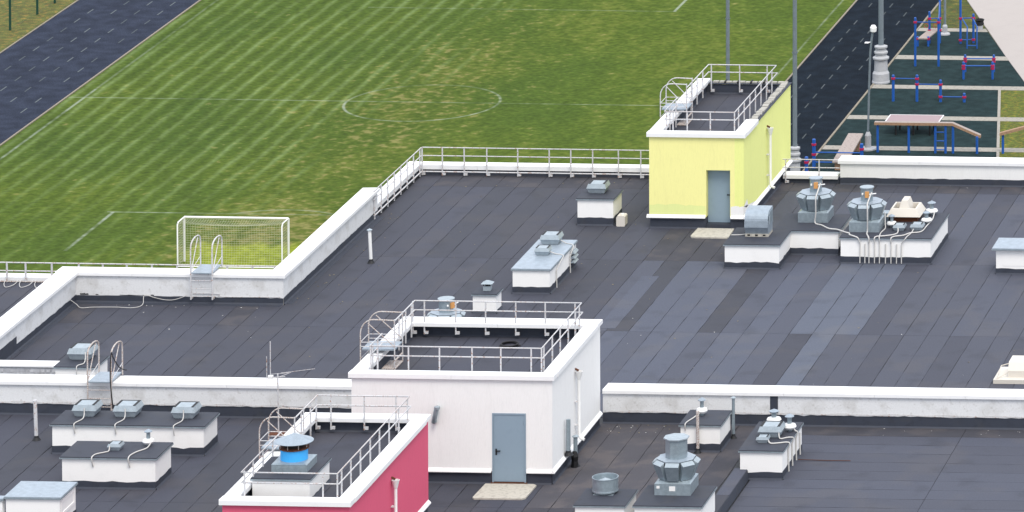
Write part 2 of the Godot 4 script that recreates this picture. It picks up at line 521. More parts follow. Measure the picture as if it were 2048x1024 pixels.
# ------------------------------------------------------------------ the ground
func grounds():
	var st := mb()
	sheet(st, rect(-900, 900, -1500, 500), 0.0)
	setting(st, "ground", M.grass)
	# pitch
	st = mb()
	var y := 0.02
	for p in [[-49.7, -140.0], [-13.25, -140.0], [-13.25, -62.0], [-49.7, -140.0], [-13.25, -62.0], [-49.7, -62.0]]:
		st.set_normal(Vector3.UP)
		st.set_uv(Vector2((p[0] + 49.7) / 36.45, (p[1] + 140.0) / 78.0))
		st.add_vertex(Vector3(p[0], y, p[1]))
	var fm := StandardMaterial3D.new()
	fm.albedo_texture = field_texture()
	fm.roughness = 0.95
	fm.metallic_specular = 0.2
	setting(st, "sports_field", fm)
	# running tracks
	st = mb()
	sheet(st, rect(-56.5, -49.85, -150, -60), 0.03)
	var tl := setting(st, "running_track_left", M.track_left)
	st = mb()
	sheet(st, rect(-13.1, -8.5, -150, -60), 0.03)
	var tr := setting(st, "running_track_right", M.track_right)
	for lane in 4:
		for k in 17:
			if rng.randf() < 0.1: continue
			dash(tl, -54.97 + 1.32 * lane, -128.5 + 2.27 * k + 0.05 * lane, M.mark if rng.randf() < 0.55 else M.mark_faint)
	for lane in 3:
		for k in 21:
			if rng.randf() < 0.06: continue
			dash(tr, -9.8 - 1.18 * lane, -132.5 + 2.15 * k, M.mark_dark if rng.randf() < 0.75 else M.mark_faint)
	for a in [["kerb_left_track_outer", -56.62, -56.5], ["kerb_left_track_inner", -49.85, -49.72], ["kerb_right_track_inner", -13.23, -13.1], ["kerb_right_track_outer", -8.5, -8.36]]:
		st = mb()
		bx(st, a[1] + 0.02, a[2] - 0.02, 0.0, 0.05, -150, -60)
		setting(st, a[0], M.kerb)
	st = mb()
	sheet(st, rect(-90, -56.62, -150, -60), 0.012)
	setting(st, "grass_verge_left", M.dry_grass)
	# exercise ground: rubber bays between pale paths
	var bays := [[-122.0, -116.2, "rubber_bay_1"], [-115.3, -109.4, "rubber_bay_2"], [-108.6, -102.65, "rubber_bay_3"], [-101.85, -96.25, "rubber_bay_4"], [-95.45, -80.0, "rubber_bay_5"]]
	for b in bays:
		st = mb()
		sheet(st, [Vector2(-8.36, b[0]), Vector2(edge_x(b[0]), b[0]), Vector2(edge_x(b[1]), b[1]), Vector2(-8.36, b[1])], 0.03)
		setting(st, b[2], M.rubber)
	var i := 1
	for p in [[-122.75, -122.0], [-116.2, -115.3], [-109.4, -108.6], [-102.65, -101.85], [-96.25, -95.45]]:
		st = mb()
		var xr0 := edge_x(p[0]) if i < 3 else 14.0
		var xr1 := edge_x(p[1]) if i < 3 else 14.0
		prism(st, [Vector2(-8.36, p[0]), Vector2(xr0, p[0]), Vector2(xr1, p[1]), Vector2(-8.36, p[1])], 0.0, 0.045)
		setting(st, "path_%d" % i, M.path)
		i += 1
	# pavement on the far right and the plots of grass beside the bays
	st = mb()
	prism(st, [Vector2(-11.0, -142.0), Vector2(60, -142), Vector2(60, -109.42), Vector2(-0.17, -109.42), Vector2(-2.18, -115.3), Vector2(-2.55, -116.4), Vector2(-4.42, -122.1)], 0.0, 0.05)
	setting(st, "pavement", M.paving)
	st = mb()
	sheet(st, [Vector2(-8.36, -142), Vector2(-11.2, -142), Vector2(-4.62, -122.75), Vector2(-8.36, -122.75)], 0.026)
	setting(st, "grass_plot_far", M.dry_grass)
	for p in [[-108.6, -102.65, "grass_plot_1"], [-101.85, -96.25, "grass_plot_2"], [-95.45, -84.0, "grass_plot_3"]]:
		st = mb()
		sheet(st, [Vector2(edge_x(p[0]) + 0.15, p[0]), Vector2(14, p[0]), Vector2(14, p[1]), Vector2(edge_x(p[1]) + 0.15, p[1])], 0.022)
		setting(st, p[2], M.plot)
		st = mb()
		prism(st, [Vector2(edge_x(p[0]), p[0]), Vector2(edge_x(p[0]) + 0.15, p[0]), Vector2(edge_x(p[1]) + 0.15, p[1]), Vector2(edge_x(p[1]), p[1])], 0.0, 0.06)
		setting(st, p[2].replace("grass_plot", "kerb_plot"), M.path)

func edge_x(z: float) -> float:
	if z < -109.0: return -2.42 + (z + 116.0) * 0.338
	return -1.62 + (z + 108.6) * 0.163

func dash(parent: Node3D, x: float, z: float, m: Material):
	var st := mb()
	var w := 0.035
	sheet(st, rect(x - w, x + w, z - 0.5, z + 0.5), 0.036)
	put(st, "lane_dash", m, parent)

# ------------------------------------------------------------------ the school building and its roof
var strip_mesh := {}

func strip(parent: Node3D, x0: float, x1: float, z0: float, z1: float, y: float, m: Material, along_z := true):
	var w := (x1 - x0) if along_z else (z1 - z0)
	var l := (z1 - z0) if along_z else (x1 - x0)
	var v := rng.randi() % 4
	var key := "%.2f %.2f %d" % [w, l, v]
	if not strip_mesh.has(key):
		var st := mb()
		var n := clampi(int(l / 0.5), 2, 20)
		var L := []; var R := []
		for i in n + 1:
			var t := -l / 2 + l * i / n
			if i == 0: t += 0.008
			if i == n: t -= 0.008
			L.append(Vector3(-w / 2 + 0.003 + pow(rng.randf(), 3.0) * 0.022, 0, t))
			R.append(Vector3(w / 2 - 0.003 - pow(rng.randf(), 3.0) * 0.022, 0, t))
		var dn := Vector3(0, -0.014, 0)
		for i in n:
			q(st, L[i], R[i], R[i + 1], L[i + 1], Vector3.UP)
			q(st, L[i], L[i + 1], L[i + 1] + dn, L[i] + dn, Vector3.LEFT)
			q(st, R[i], R[i + 1], R[i + 1] + dn, R[i] + dn, Vector3.RIGHT)
		q(st, L[0], R[0], R[0] + dn, L[0] + dn, Vector3.FORWARD)
		q(st, L[n], R[n], R[n] + dn, L[n] + dn, Vector3.BACK)
		strip_mesh[key] = st.commit()
	var o := MeshInstance3D.new()
	o.mesh = strip_mesh[key]
	o.material_override = m
	o.name = "membrane_strip"
	parent.add_child(o, true)
	o.position = Vector3((x0 + x1) / 2, y, (z0 + z1) / 2) - parent.global_position
	if not along_z: o.rotation.y = PI / 2

const COPE := [Vector2(0, -0.10), Vector2(0, 0.0), Vector2(0.03, 0.028), Vector2(0.97, 0.045), Vector2(1.0, 0.02), Vector2(1.0, -0.10)]

# a run of sheet-metal coping in lengths of about three metres; u0..u1 across, t0..t1 along
func coping(parent: Node3D, along_x: bool, t0: float, t1: float, u0: float, u1: float, y: float, m: Material = null, deep := 0.1):
	var n := maxi(1, roundi((t1 - t0) / 3.0))
	var prof := []
	for p in COPE: prof.append(Vector2(p.x * (u1 - u0), p.y if p.y > -0.05 else -deep))
	for i in n:
		var a := lerpf(t0, t1, float(i) / n); var b := lerpf(t0, t1, float(i + 1) / n) - 0.007
		var st := mb()
		if along_x: extrude(st, prof, Vector3(a, y, u0), Vector3.BACK, Vector3.UP, Vector3(b - a, 0, 0))
		else: extrude(st, prof, Vector3(u0, y, a), Vector3.RIGHT, Vector3.UP, Vector3(0, 0, b - a))
		put(st, "coping", m if m else M.coping, parent)

func building():
	var b := thing("school_building", "flat roofed school building with black felt roofs and white parapets", "building", Vector3(5, 0, 12))
	var st := mb()
	prism(st, [Vector2(-10.0, -24.0), Vector2(45, -24.0), Vector2(45, 48), Vector2(-42, 48), Vector2(-42, -8.2), Vector2(-10.0, -8.2)], 0.0, 16.9)
	put(st, "wall", M.wall, b)
	# back roof
	st = mb()
	prism(st, [Vector2(-9.9, -23.8), Vector2(44.8, -23.8), Vector2(44.8, 8.0), Vector2(-41.8, 8.0), Vector2(-41.8, -8.0), Vector2(-9.9, -8.0)], 16.9, 16.985)
	var back := put(st, "roof_deck", M.bitumen, b)
	back.set_meta("label", "back roof deck of dark felt strips")
	var w := 0.8
	var rows := [[-23.7, -21.8], [-21.8, -11.7], [-11.7, -2.5], [-2.5, 7.6]]
	for r in rows.size():
		var x := -9.36
		if r == 3: x = -17.36
		if r == 2: x = -9.36
		while x < 19.5:
			var m: Material = M["felt%d" % [0, 1, 0, 2, 1, 0][rng.randi() % 6]]
			var k := roundi((x + 9.36) / w)
			var xc := x + w / 2
			if r >= 1 and xc > 1.9:
				m = M["felt%d" % [3, 7, 7, 3, 1][rng.randi() % 5]]
				if r == 2:
					if xc > 3.2 and xc < 5.8: m = M.felt4
					if xc > 2.4 and xc < 3.25 or (xc > 5.75 and xc < 6.6): m = M.felt2
					if xc > 6.6 and xc < 9.5: m = M.felt3 if k % 2 == 0 else M.felt4
					if xc > 9.4 and xc < 11.1: m = M.felt5
					if xc > 11.1 and xc < 12.0: m = M.felt1
				if r == 3:
					if xc > 2.4 and xc < 8.2: m = M["felt%d" % [4, 3, 4][k % 3]]
					if xc > 9.0 and xc < 9.85: m = M.felt0
					if xc > 9.85 and xc < 10.65: m = M.felt5
					if xc > 10.65: m = M.felt1 if k % 3 == 0 else M.felt7
				if r == 1 and xc < 5.0: m = M.dusty2
			if r == 0: m = M.dusty2 if rng.randf() < 0.6 else M.felt0
			if r == 1 and xc > -5.0 and xc < 1.8 and rng.randf() < 0.3: m = M.felt2
			if r == 3 and x < -9.5:
				strip(back, x, x + w, -2.5, 7.6, 17.0, m)
				strip(back, x, x + w, -5.16, -2.5, 17.0, M.dusty2 if rng.randf() < 0.5 else M.felt0)
			else:
				strip(back, x, x + w, rows[r][0], rows[r][1], 17.0, m)
			x += w
	# one pale strip that stops short beside the white stair house
	strip(back, 2.25, 2.9, -9.6, -2.8, 17.006, M.felt4)
	# roof left of the cross parapet
	for k in 7: strip(back, -22.6 + k * 0.75, -21.85 + k * 0.75, -7.9, 5.0, 17.0, M.felt0)
	# front roof
	st = mb()
	prism(st, rect(-41.8, 44.8, 8.0, 47.8), 16.9, 16.984)
	var front := put(st, "roof_deck", M.bitumen, b)
	front.set_meta("label", "front roof deck of dark felt strips")
	var x2 := -15.2
	while x2 < 10.4:
		for zz in [[8.32, 17.4], [17.4, 27.0]]:
			var pick := rng.randi() % 5
			var m2: Material = M["felt%d" % [0, 1, 2, 1, 0][pick]]
			if x2 > 4.5: m2 = M.dusty if pick < 3 else M.dusty2
			if x2 > -6.5 and x2 < -2.0: m2 = M.dusty2 if pick < 2 else M.felt2
			strip(front, x2, x2 + w, zz[0], zz[1], 17.0, m2)
		x2 += w
	var z2 := 8.32
	while z2 < 22.0:
		for xx in [[11.2, 17.1], [17.1, 25.0]]:
			strip(front, xx[0], xx[1], z2, z2 + 0.95, 17.0, M.dusty2 if z2 < 9.2 else M["felt%d" % [3, 3, 7, 3, 7][rng.randi() % 5]], false)
		z2 += 0.95
	# low ridge of felt that parts the two fields of the front roof
	st = mb()
	extrude(st, [Vector2(-0.06, 0), Vector2(0.0, 0.3), Vector2(0.45, 0.3), Vector2(0.5, 0)], Vector3(10.66, 17.001, 13.9), Vector3.RIGHT, Vector3.UP, Vector3(0, 0, 12))
	var ridge := put(st, "roof_kerb", M.upstand, b)
	ridge.set_meta("label", "low felt covered kerb running across the front roof")
	st = mb()
	strip(b, 10.67, 11.1, 14.0, 16.8, 17.318, M.felt3)
	strip(b, 10.67, 11.1, 16.8, 25.8, 17.318, M.felt2)
	# parapet between front and back roof
	for run in [[-40.0, -1.37], [5.1, 44.0]]:
		st = mb()
		bx(st, run[0], run[1], 16.99, 18.03, 7.62, 8.3)
		var wl := put(st, "parapet", M.dirty, b)
		coping(wl, true, run[0], run[1], 7.5, 8.37, 18.09, null, 0.085)
		st = mb()
		felt(st, Vector3(run[0], 17.0, 8.3), Vector3(run[1], 17.0, 8.3), 0.37, Vector3.BACK)
		put(st, "felt_upstand", M.upstand, wl)
	st = mb()
	bx(st, 10.62, 10.88, 17.3, 18.0, 8.29, 8.312)
	put(st, "felt_patch", M.upstand, b)
	st = mb()
	extrude(st, [Vector2(0, 0), Vector2(0.55, 0.0), Vector2(0.55, 0.42)], Vector3(-1.93, 17.38, 8.3), Vector3.RIGHT, Vector3.UP, Vector3(0, 0, 0.015))
	put(st, "felt_patch", M.upstand, b)
	# cross parapets of the back roof
	st = mb()
	bx(st, -16.75, -9.4, 16.99, 17.97, -5.85, -5.2)
	var pb := put(st, "parapet", M.dirty, b)
	coping(pb, true, -17.45, -9.32, -5.92, -5.13, 18.03, null, 0.08)
	st = mb()
	felt(st, Vector3(-16.75, 17.0, -5.2), Vector3(-9.4, 17.0, -5.2), 0.24, Vector3.BACK, 0.012)
	put(st, "felt_upstand", M.upstand, pb)
	for c in [[-16.6, 0.3, 0.07], [-16.05, 0.1, 0.05], [-15.2, 0.9, 0.025], [-14.1, 0.12, 0.05]]:
		st = mb()
		var pts := []
		for k in 9: pts.append(Vector2(c[1] * (k / 8.0), c[2] * rng.randf_range(0.4, 1.0)))
		pts.append(Vector2(c[1], 0)); pts.append(Vector2(0, 0))
		extrude(st, pts, Vector3(c[0], 17.25, -5.2), Vector3.RIGHT, Vector3.UP, Vector3(0, 0, 0.004))
		put(st, "plaster_chip", M.bitumen, pb)
	st = mb()
	bx(st, -17.4, -16.75, 16.99, 17.97, -5.85, 6.0)
	var pl := put(st, "parapet", M.dirty, b)
	coping(pl, false, -5.12, 6.0, -17.45, -16.66, 18.03, null, 0.08)
	st = mb()
	felt(st, Vector3(-16.75, 17.0, -5.2), Vector3(-16.75, 17.0, 1.05), 0.24, Vector3.RIGHT, 0.015)
	felt(st, Vector3(-16.75, 17.0, 1.05), Vector3(-16.75, 17.0, 6.0), 0.52, Vector3.RIGHT, 0.012)
	put(st, "felt_upstand", M.upstand, pl)
	st = mb()
	bx(st, -9.92, -9.4, 16.99, 17.97, -17.3, -5.85)
	var pz := put(st, "parapet", M.dirty, b)
	coping(pz, false, -17.33, -5.92, -9.98, -9.32, 18.03, null, 0.08)
	st = mb()
	felt(st, Vector3(-9.4, 17.0, -17.3), Vector3(-9.4, 17.0, -5.2), 0.24, Vector3.RIGHT, 0.015)
	put(st, "felt_upstand", M.upstand, pz)
	for ap in [[-16.68, -9.45, -5.12, -4.92], [-16.68, -16.5, -4.92, 1.0], [-9.33, -9.12, -17.2, -5.3]]:
		st = mb()
		bx(st, ap[0], ap[1], 16.99, 17.008, ap[2], ap[3])
		put(st, "felt_apron", M.upstand, b)
	# low edges with railings on them
	st = mb()
	bx(st, -9.95, -9.5, 16.99, 17.24, -23.95, -17.3)
	var e1 := put(st, "roof_edge", M.upstand, b)
	coping(e1, false, -23.42, -17.34, -10.0, -9.47, 17.36, null, 0.14)
	st = mb()
	bx(st, -9.5, 1.0, 16.99, 17.24, -23.95, -23.5)
	var e2 := put(st, "roof_edge", M.upstand, b)
	coping(e2, true, -10.0, 1.0, -24.0, -23.45, 17.36, null, 0.14)
	st = mb()
	bx(st, 4.56, 6.75, 16.99, 17.2, -23.55, -23.05)
	var e3 := put(st, "roof_edge", M.upstand, b)
	coping(e3, true, 4.6, 6.7, -23.6, -22.98, 17.29, null, 0.11)
	st = mb()
	bx(st, 6.8, 44.0, 16.99, 17.84, -23.6, -22.95)
	var e4 := put(st, "parapet", M.plaster, b)
	coping(e4, true, 6.72, 44.0, -23.72, -22.87, 17.91, null, 0.1)
	st = mb()
	felt(st, Vector3(6.8, 17.0, -22.95), Vector3(40.0, 17.0, -22.95), 0.26, Vector3.BACK, 0.012)
	put(st, "felt_upstand", M.upstand, e4)
	st = mb()
	bx(st, -41.0, -9.9, 16.99, 17.06, -8.2, -7.75)
	var e5 := put(st, "roof_edge", M.upstand, b)
	coping(e5, true, -41.0, -10.0, -8.25, -7.68, 17.12, null, 0.1)

# ------------------------------------------------------------------ railings
func post(parent: Node3D, p: Vector3, top: float, r := 0.02, bracket := Vector3.ZERO):
	var st := mb()
	bx(st, p.x - r, p.x + r, p.y, top - 0.02, p.z - r, p.z + r)
	var o := put(st, "post", M.rail, parent)
	if bracket != Vector3.ZERO:
		st = mb()
		var c := p + bracket * 0.07 + Vector3(0, 0.06, 0)
		bx(st, c.x - 0.055, c.x + 0.055, c.y - 0.045, c.y + 0.045, c.z - 0.03 - absf(bracket.z) * 0.02, c.z + 0.03)
		put(st, "bracket", M.rail, o)

func rail_line(parent: Node3D, pts: Array, r := 0.021, called := "rail", m: Material = null):
	var st := mb()
	tube(st, pts, r, 6)
	put(st, called, m if m else M.rail, parent)

func ring_railing(label: String, x0: float, x1: float, z0: float, z1: float, ymid: float, ytop: float, front: Array, back: Array, right: Array, left: Array, yb: float, gap: Array, m: Material):
	var t := thing("roof_railing", label, "railing", Vector3((x0 + x1) / 2, yb, (z0 + z1) / 2), "railings on the roof")
	for y in [ymid, ytop]:
		var e := 0.04 if y == ymid else 0.0
		rail_line(t, [Vector3(x0, y, gap[1]), Vector3(x0, y, z1), Vector3(x1 + e, y, z1), Vector3(x1 + e, y, z0), Vector3(x0, y, z0), Vector3(x0, y, gap[0])], 0.023, "rail", m)
	for x in front: post(t, Vector3(x, yb, z1), ytop)
	for x in back: post(t, Vector3(x, yb, z0), ytop, 0.02, Vector3.RIGHT)
	for z in right: post(t, Vector3(x1, yb, z), ytop)
	for z in left: post(t, Vector3(x0, yb, z), ytop)

func edge_railings():
	var t := thing("roof_railing", "grey two bar railing along the far roof edge facing the pitch", "railing", Vector3(-4, 17.0, -23.3), "railings on the roof")
	for y in [17.17, 17.79, 18.11]:
		rail_line(t, [Vector3(-9.34, y, -23.3), Vector3(0.98, y, -23.3)], 0.021 if y > 17.5 else 0.028)
	for x in [-9.34, -8.56, -7.72, -6.85, -5.66, -4.45, -3.62, -2.78, -1.79, -0.93, 0.1, 0.9]:
		post(t, Vector3(x, 17.03, -23.3), 18.11, 0.021, Vector3.RIGHT)
	var d := thing("roof_railing", "grey railing climbing beside the pitch up to the far roof corner", "railing", Vector3(-9.36, 17.0, -20), "railings on the roof")
	for y in [17.17, 17.79, 18.11]:
		if y < 17.5: rail_line(d, [Vector3(-9.36, y, -16.7), Vector3(-9.36, y, -23.25)], 0.028)
		else: rail_line(d, [Vector3(-9.36, y, -16.6), Vector3(-9.36, y, -23.25)], 0.021)
	for k in 8: post(d, Vector3(-9.36, 17.03, -16.75 - 0.9 * k), 18.11, 0.021)
	var l := thing("roof_railing", "grey railing behind the cross parapet in front of the goal", "railing", Vector3(-18, 17.0, -7.75), "railings on the roof")
	for y in [17.41, 17.71]:
		rail_line(l, [Vector3(-22.0, y, -7.58), Vector3(-10.2, y, -7.58)], 0.024)
	rail_line(l, [Vector3(-22.0, 17.03, -7.55), Vector3(-17.5, 17.03, -7.55)], 0.02, "rail", M.rust)
	for x in [-20.0, -19.33, -18.39, -17.42, -16.56, -15.7, -14.8, -13.9, -13.0, -12.1, -11.2, -10.4]:
		post(l, Vector3(x, 17.0, -7.58), 17.71, 0.027)
	var r := thing("roof_railing", "short grey railing right of the yellow stair house", "railing", Vector3(5.6, 17.0, -23.3), "railings on the roof")
	for y in [17.64, 17.95]:
		rail_line(r, [Vector3(4.6, y, -22.9), Vector3(6.78, y, -22.9)], 0.021)
	for x in [4.72, 6.0]: post(r, Vector3(x, 17.03, -22.9), 17.95, 0.021, Vector3.RIGHT)

# platform with two hooped side frames that carries a ladder over the coping of a stair house
func house_ladder(label: String, x0: float, x1: float, z0: float, z1: float, yp: float, deck: float, foot: float, m: Material):
	var t := thing("roof_ladder", label, "ladder", Vector3(x0, foot, (z0 + z1) / 2), "ladders over the house copings")
	var st := mb()
	bx(st, x0 + 0.04, x1, yp - 0.05, yp, z0 + 0.03, z1 - 0.03)
	put(st, "platform", M.sheet, t)
	for z in [z0, z1]:
		st = mb()
		var pts := [Vector3(x0, foot + 0.02, z), Vector3(x0, yp + 0.5, z)]
		for k in 6:
			var a := PI / 2 * (k + 1) / 6.0
			pts.append(Vector3(x0 + 0.42 * (1 - cos(a)), yp + 0.5 + 0.46 * sin(a), z))
		pts.append(Vector3(x1, yp + 0.94, z))
		tube(st, pts, 0.022, 6)
		put(st, "hoop", m, t)
		st = mb()
		bar(st, Vector3(x1, deck, z), Vector3(x1, yp + 0.97, z), 0.022)
		put(st, "upright", M.rail, t)
		st = mb()
		bar(st, Vector3(x0 + 0.24, yp + 0.84, z), Vector3(x1 - 0.02, yp + 0.1, z), 0.016)
		put(st, "brace", m, t)
		st = mb()
		bar(st, Vector3(x0, yp + 0.22, z), Vector3(x1, yp + 0.22, z), 0.013)
		bar(st, Vector3(x0, yp + 0.08, z), Vector3(x1, yp + 0.08, z), 0.013)
		put(st, "knee_rail", M.rail, t)
	st = mb()
	bar(st, Vector3(x0, yp + 0.22, z0), Vector3(x0, yp + 0.22, z1), 0.013)
	put(st, "knee_rail", M.rail, t)
	var y := yp - 0.32
	while y > foot + 0.1:
		st = mb()
		bar(st, Vector3(x0, y, z0), Vector3(x0, y, z1), 0.014)
		put(st, "rung", M.rail, t)
		y -= 0.32
	for yy in [deck + 0.04, deck + 0.3]:
		st = mb()
		bx(st, x1 - 0.42 if yy < deck + 0.2 else x1 - 0.03, x1 + 0.02, yy - 0.03, yy + 0.0, z0, z1)
		put(st, "rung", M.rust, t)

# stile over a parapet: two hooped rails, a plate across the coping and rungs on the near side
func stile(label: String, x0: float, x1: float, zf: float, zb: float, yp: float, m: Material):
	var t := thing("parapet_stile", label, "ladder", Vector3((x0 + x1) / 2, 17.0, zf), "stiles over the parapets")
	var st := mb()
	bx(st, x0 + 0.02, x1 - 0.02, yp - 0.04, yp, zb, zf)
	put(st, "platform", M.sheet, t)
	for x in [x0, x1]:
		st = mb()
		var pts := [Vector3(x, 17.2, zf), Vector3(x, yp + 0.82, zf)]
		for k in 7:
			var a := PI * (k + 1) / 8.0
			pts.append(Vector3(x, yp + 0.9 + 0.24 * sin(a), zf - (zf - zb) * 0.5 * (1 - cos(a))))
		pts.append(Vector3(x, yp + 0.82, zb)); pts.append(Vector3(x, yp - 0.1, zb))
		tube(st, pts, 0.026, 6)
		put(st, "hoop", m, t)
		st = mb()
		bar(st, Vector3(x, yp + 1.05, zb + (zf - zb) * 0.28), Vector3(x, yp, zf - 0.04), 0.017)
		put(st, "brace", m, t)
		st = mb()
		bar(st, Vector3(x, yp + 0.3, zb), Vector3(x, yp + 0.05, zf), 0.013)
		put(st, "knee_rail", M.rail, t)
	for k in 3:
		st = mb()
		bar(st, Vector3(x0, yp - 0.28 * (k + 1), zf), Vector3(x1, yp - 0.28 * (k + 1), zf), 0.014)
		put(st, "rung", m, t)
	st = mb()
	for x in [x0, x1]: bx(st, x - 0.02, x + 0.02, 17.2, 17.26, zf - 0.3, zf)
	put(st, "wall_bracket", M.rust, t)
	return t

# ------------------------------------------------------------------ stair houses
func house(called: String, label: String, x0: float, x1: float, z0: float, z1: float, top: float, deck: float, wm: Material, lw: float, rw: float, fw: float, bw: float, door: Array, right_until := 999.0, ledge := 17.41, side: Material = null) -> Node3D:
	var t := thing(called, label, "stair house", Vector3((x0 + x1) / 2, 17.0, (z0 + z1) / 2), "stair houses on the roof")
	var st := mb()
	var th := 0.34
	bx(st, x0, x0 + th, ledge, top, z0, z1)
	bx(st, x0 + th, x1 - th, ledge, top, z0, z0 + th)
	if door.is_empty():
		bx(st, x0 + th, x1 - th, ledge, top, z1 - th, z1)
	else:
		bx(st, x0 + th, door[0], ledge, top, z1 - th, z1)
		bx(st, door[1], x1 - th, ledge, top, z1 - th, z1)
		bx(st, door[0], door[1], door[2], top, z1 - th, z1)
	put(st, "wall", wm, t)
	st = mb()
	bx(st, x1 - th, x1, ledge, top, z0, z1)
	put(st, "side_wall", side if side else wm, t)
	# felt plinth and the white drip ledge above it
	st = mb()
	var ins := 0.03
	if door.is_empty():
		bx(st, x0 + ins, x1 - ins, 16.99, ledge - 0.02, z0 + ins, z1 - ins)
	else:
		bx(st, x0 + ins, door[0], 16.99, ledge - 0.02, z0 + ins, z1 - ins)
		bx(st, door[1], x1 - ins, 16.99, ledge - 0.02, z0 + ins, z1 - ins)
		bx(st, door[0], door[1], 16.99, ledge - 0.02, z0 + ins, z1 - 0.5)
	put(st, "plinth", M.upstand, t)
	var fr := [[Vector3(x1 - ins, 17.0, z0 + ins), Vector3(x1 - ins, 17.0, z1 - ins), Vector3.RIGHT]]
	if door.is_empty():
		fr.append([Vector3(x0 + ins, 17.0, z1 - ins), Vector3(x1 - ins, 17.0, z1 - ins), Vector3.BACK])
	else:
		fr.append([Vector3(x0 + ins, 17.0, z1 - ins), Vector3(door[0] - 0.02, 17.0, z1 - ins), Vector3.BACK])
		fr.append([Vector3(door[1] + 0.02, 17.0, z1 - ins), Vector3(x1 - ins, 17.0, z1 - ins), Vector3.BACK])
	for f in fr:
		st = mb()
		felt(st, f[0], f[1], 0.3, f[2])
		put(st, "felt_upstand", M.upstand, t)
	var prof := [Vector2(0, 0.09), Vector2(0.085, 0.0), Vector2(0.085, -0.03), Vector2(0, -0.03)]
	var runs := [[Vector3(x1, ledge, z0), Vector3.RIGHT, Vector3(0, 0, z1 - z0 + 0.085)]]
	if door.is_empty(): runs.append([Vector3(x0 - 0.085, ledge, z1), Vector3.BACK, Vector3(x1 - x0 + 0.085, 0, 0)])
	else:
		runs.append([Vector3(x0 - 0.085, ledge, z1), Vector3.BACK, Vector3(door[0] - x0 + 0.06, 0, 0)])
		runs.append([Vector3(door[1] + 0.025, ledge, z1), Vector3.BACK, Vector3(x1 - door[1] - 0.03, 0, 0)])
	for r in runs:
		st = mb()
		extrude(st, prof, r[0], r[1], Vector3.UP, r[2])
		put(st, "drip_ledge", M.coping, t)
	# deck and the felt turned up inside the parapet
	st = mb()
	bx(st, x0 + th, x1 - th, deck - 0.1, deck - 0.016, z0 + th, z1 - th)
	var dk := put(st, "roof_deck", M.bitumen, t)
	var n := roundi((x1 - x0 - 2 * th) / 0.9)
	var w := (x1 - x0 - 2 * th) / n
	for i in n:
		strip(dk, x0 + th + w * i, x0 + th + w * (i + 1), z0 + th, z1 - th, deck, M["felt%d" % [0, 1, 2, 1][rng.randi() % 4]])
	st = mb()
	felt(st, Vector3(x0 + th, deck, z0 + th), Vector3(x1 - th, deck, z0 + th), top - deck - 0.02, Vector3.BACK, 0.004)
	felt(st, Vector3(x0 + th, deck, z0 + th), Vector3(x0 + th, deck, z1 - th), top - deck - 0.02, Vector3.RIGHT, 0.004)
	felt(st, Vector3(x1 - th, deck, z0 + th), Vector3(x1 - th, deck, z1 - th), top - deck - 0.02, Vector3.LEFT, 0.004)
	felt(st, Vector3(x0 + th, deck, z1 - th), Vector3(x1 - th, deck, z1 - th), top - deck - 0.02, Vector3.FORWARD, 0.004)
	put(st, "inner_upstand", M.upstand, t)
	# coping
	var yc := top + 0.08
	var zb := right_until if right_until < 900 else z0 - 0.08
	if right_until > 900: coping(t, true, x0 - 0.08, x1 + 0.08, z0 - 0.08, z0 + bw, yc)
	coping(t, true, x0 - 0.08, x1 + 0.08, z1 - fw, z1 + 0.09, yc, null, 0.12)
	coping(t, false, z0 + bw if right_until > 900 else z0 - 0.05, z1 - fw, x0 - 0.08, x0 + lw, yc)
	coping(t, false, zb if right_until < 900 else z0 + bw, z1 - fw, x1 - rw, x1 + 0.09, yc, null, 0.12)
	return t

func downpipe(t: Node3D, x: float, z: float, ytop: float, ybot: float):
	var st := mb()
	var c := Vector3(x + 0.13, 0, z)
	lathe(st, c, [Vector2(0.05, ytop - 0.26), Vector2(0.06, ytop - 0.25), Vector2(0.115, ytop - 0.03), Vector2(0.125, ytop), Vector2(0.1, ytop), Vector2(0.05, ytop - 0.2), Vector2(0, ytop - 0.2)], 14)
	var dp := put(st, "funnel", M.plastic, t)
	st = mb()
	tube(st, [c + Vector3(0, ytop - 0.25, 0), c + Vector3(0, ybot + 0.1, 0), c + Vector3(0.05, ybot + 0.02, 0.02), c + Vector3(0.18, ybot - 0.02, 0.06)], 0.05, 10)
	put(st, "downpipe", M.plastic, t)
	for y in [lerpf(ybot, ytop, 0.2), lerpf(ybot, ytop, 0.55)]:
		st = mb()
		bx(st, x, x + 0.1, y - 0.015, y + 0.015, z - 0.07, z + 0.07)
		put(st, "pipe_clip", M.rail, t)
	st = mb()
	bar(st, Vector3(x, ytop + 0.08, z - 0.01), Vector3(x + 0.12, ytop + 0.02, z - 0.01), 0.035, 8)
	put(st, "spout", M.rust_brown, t)

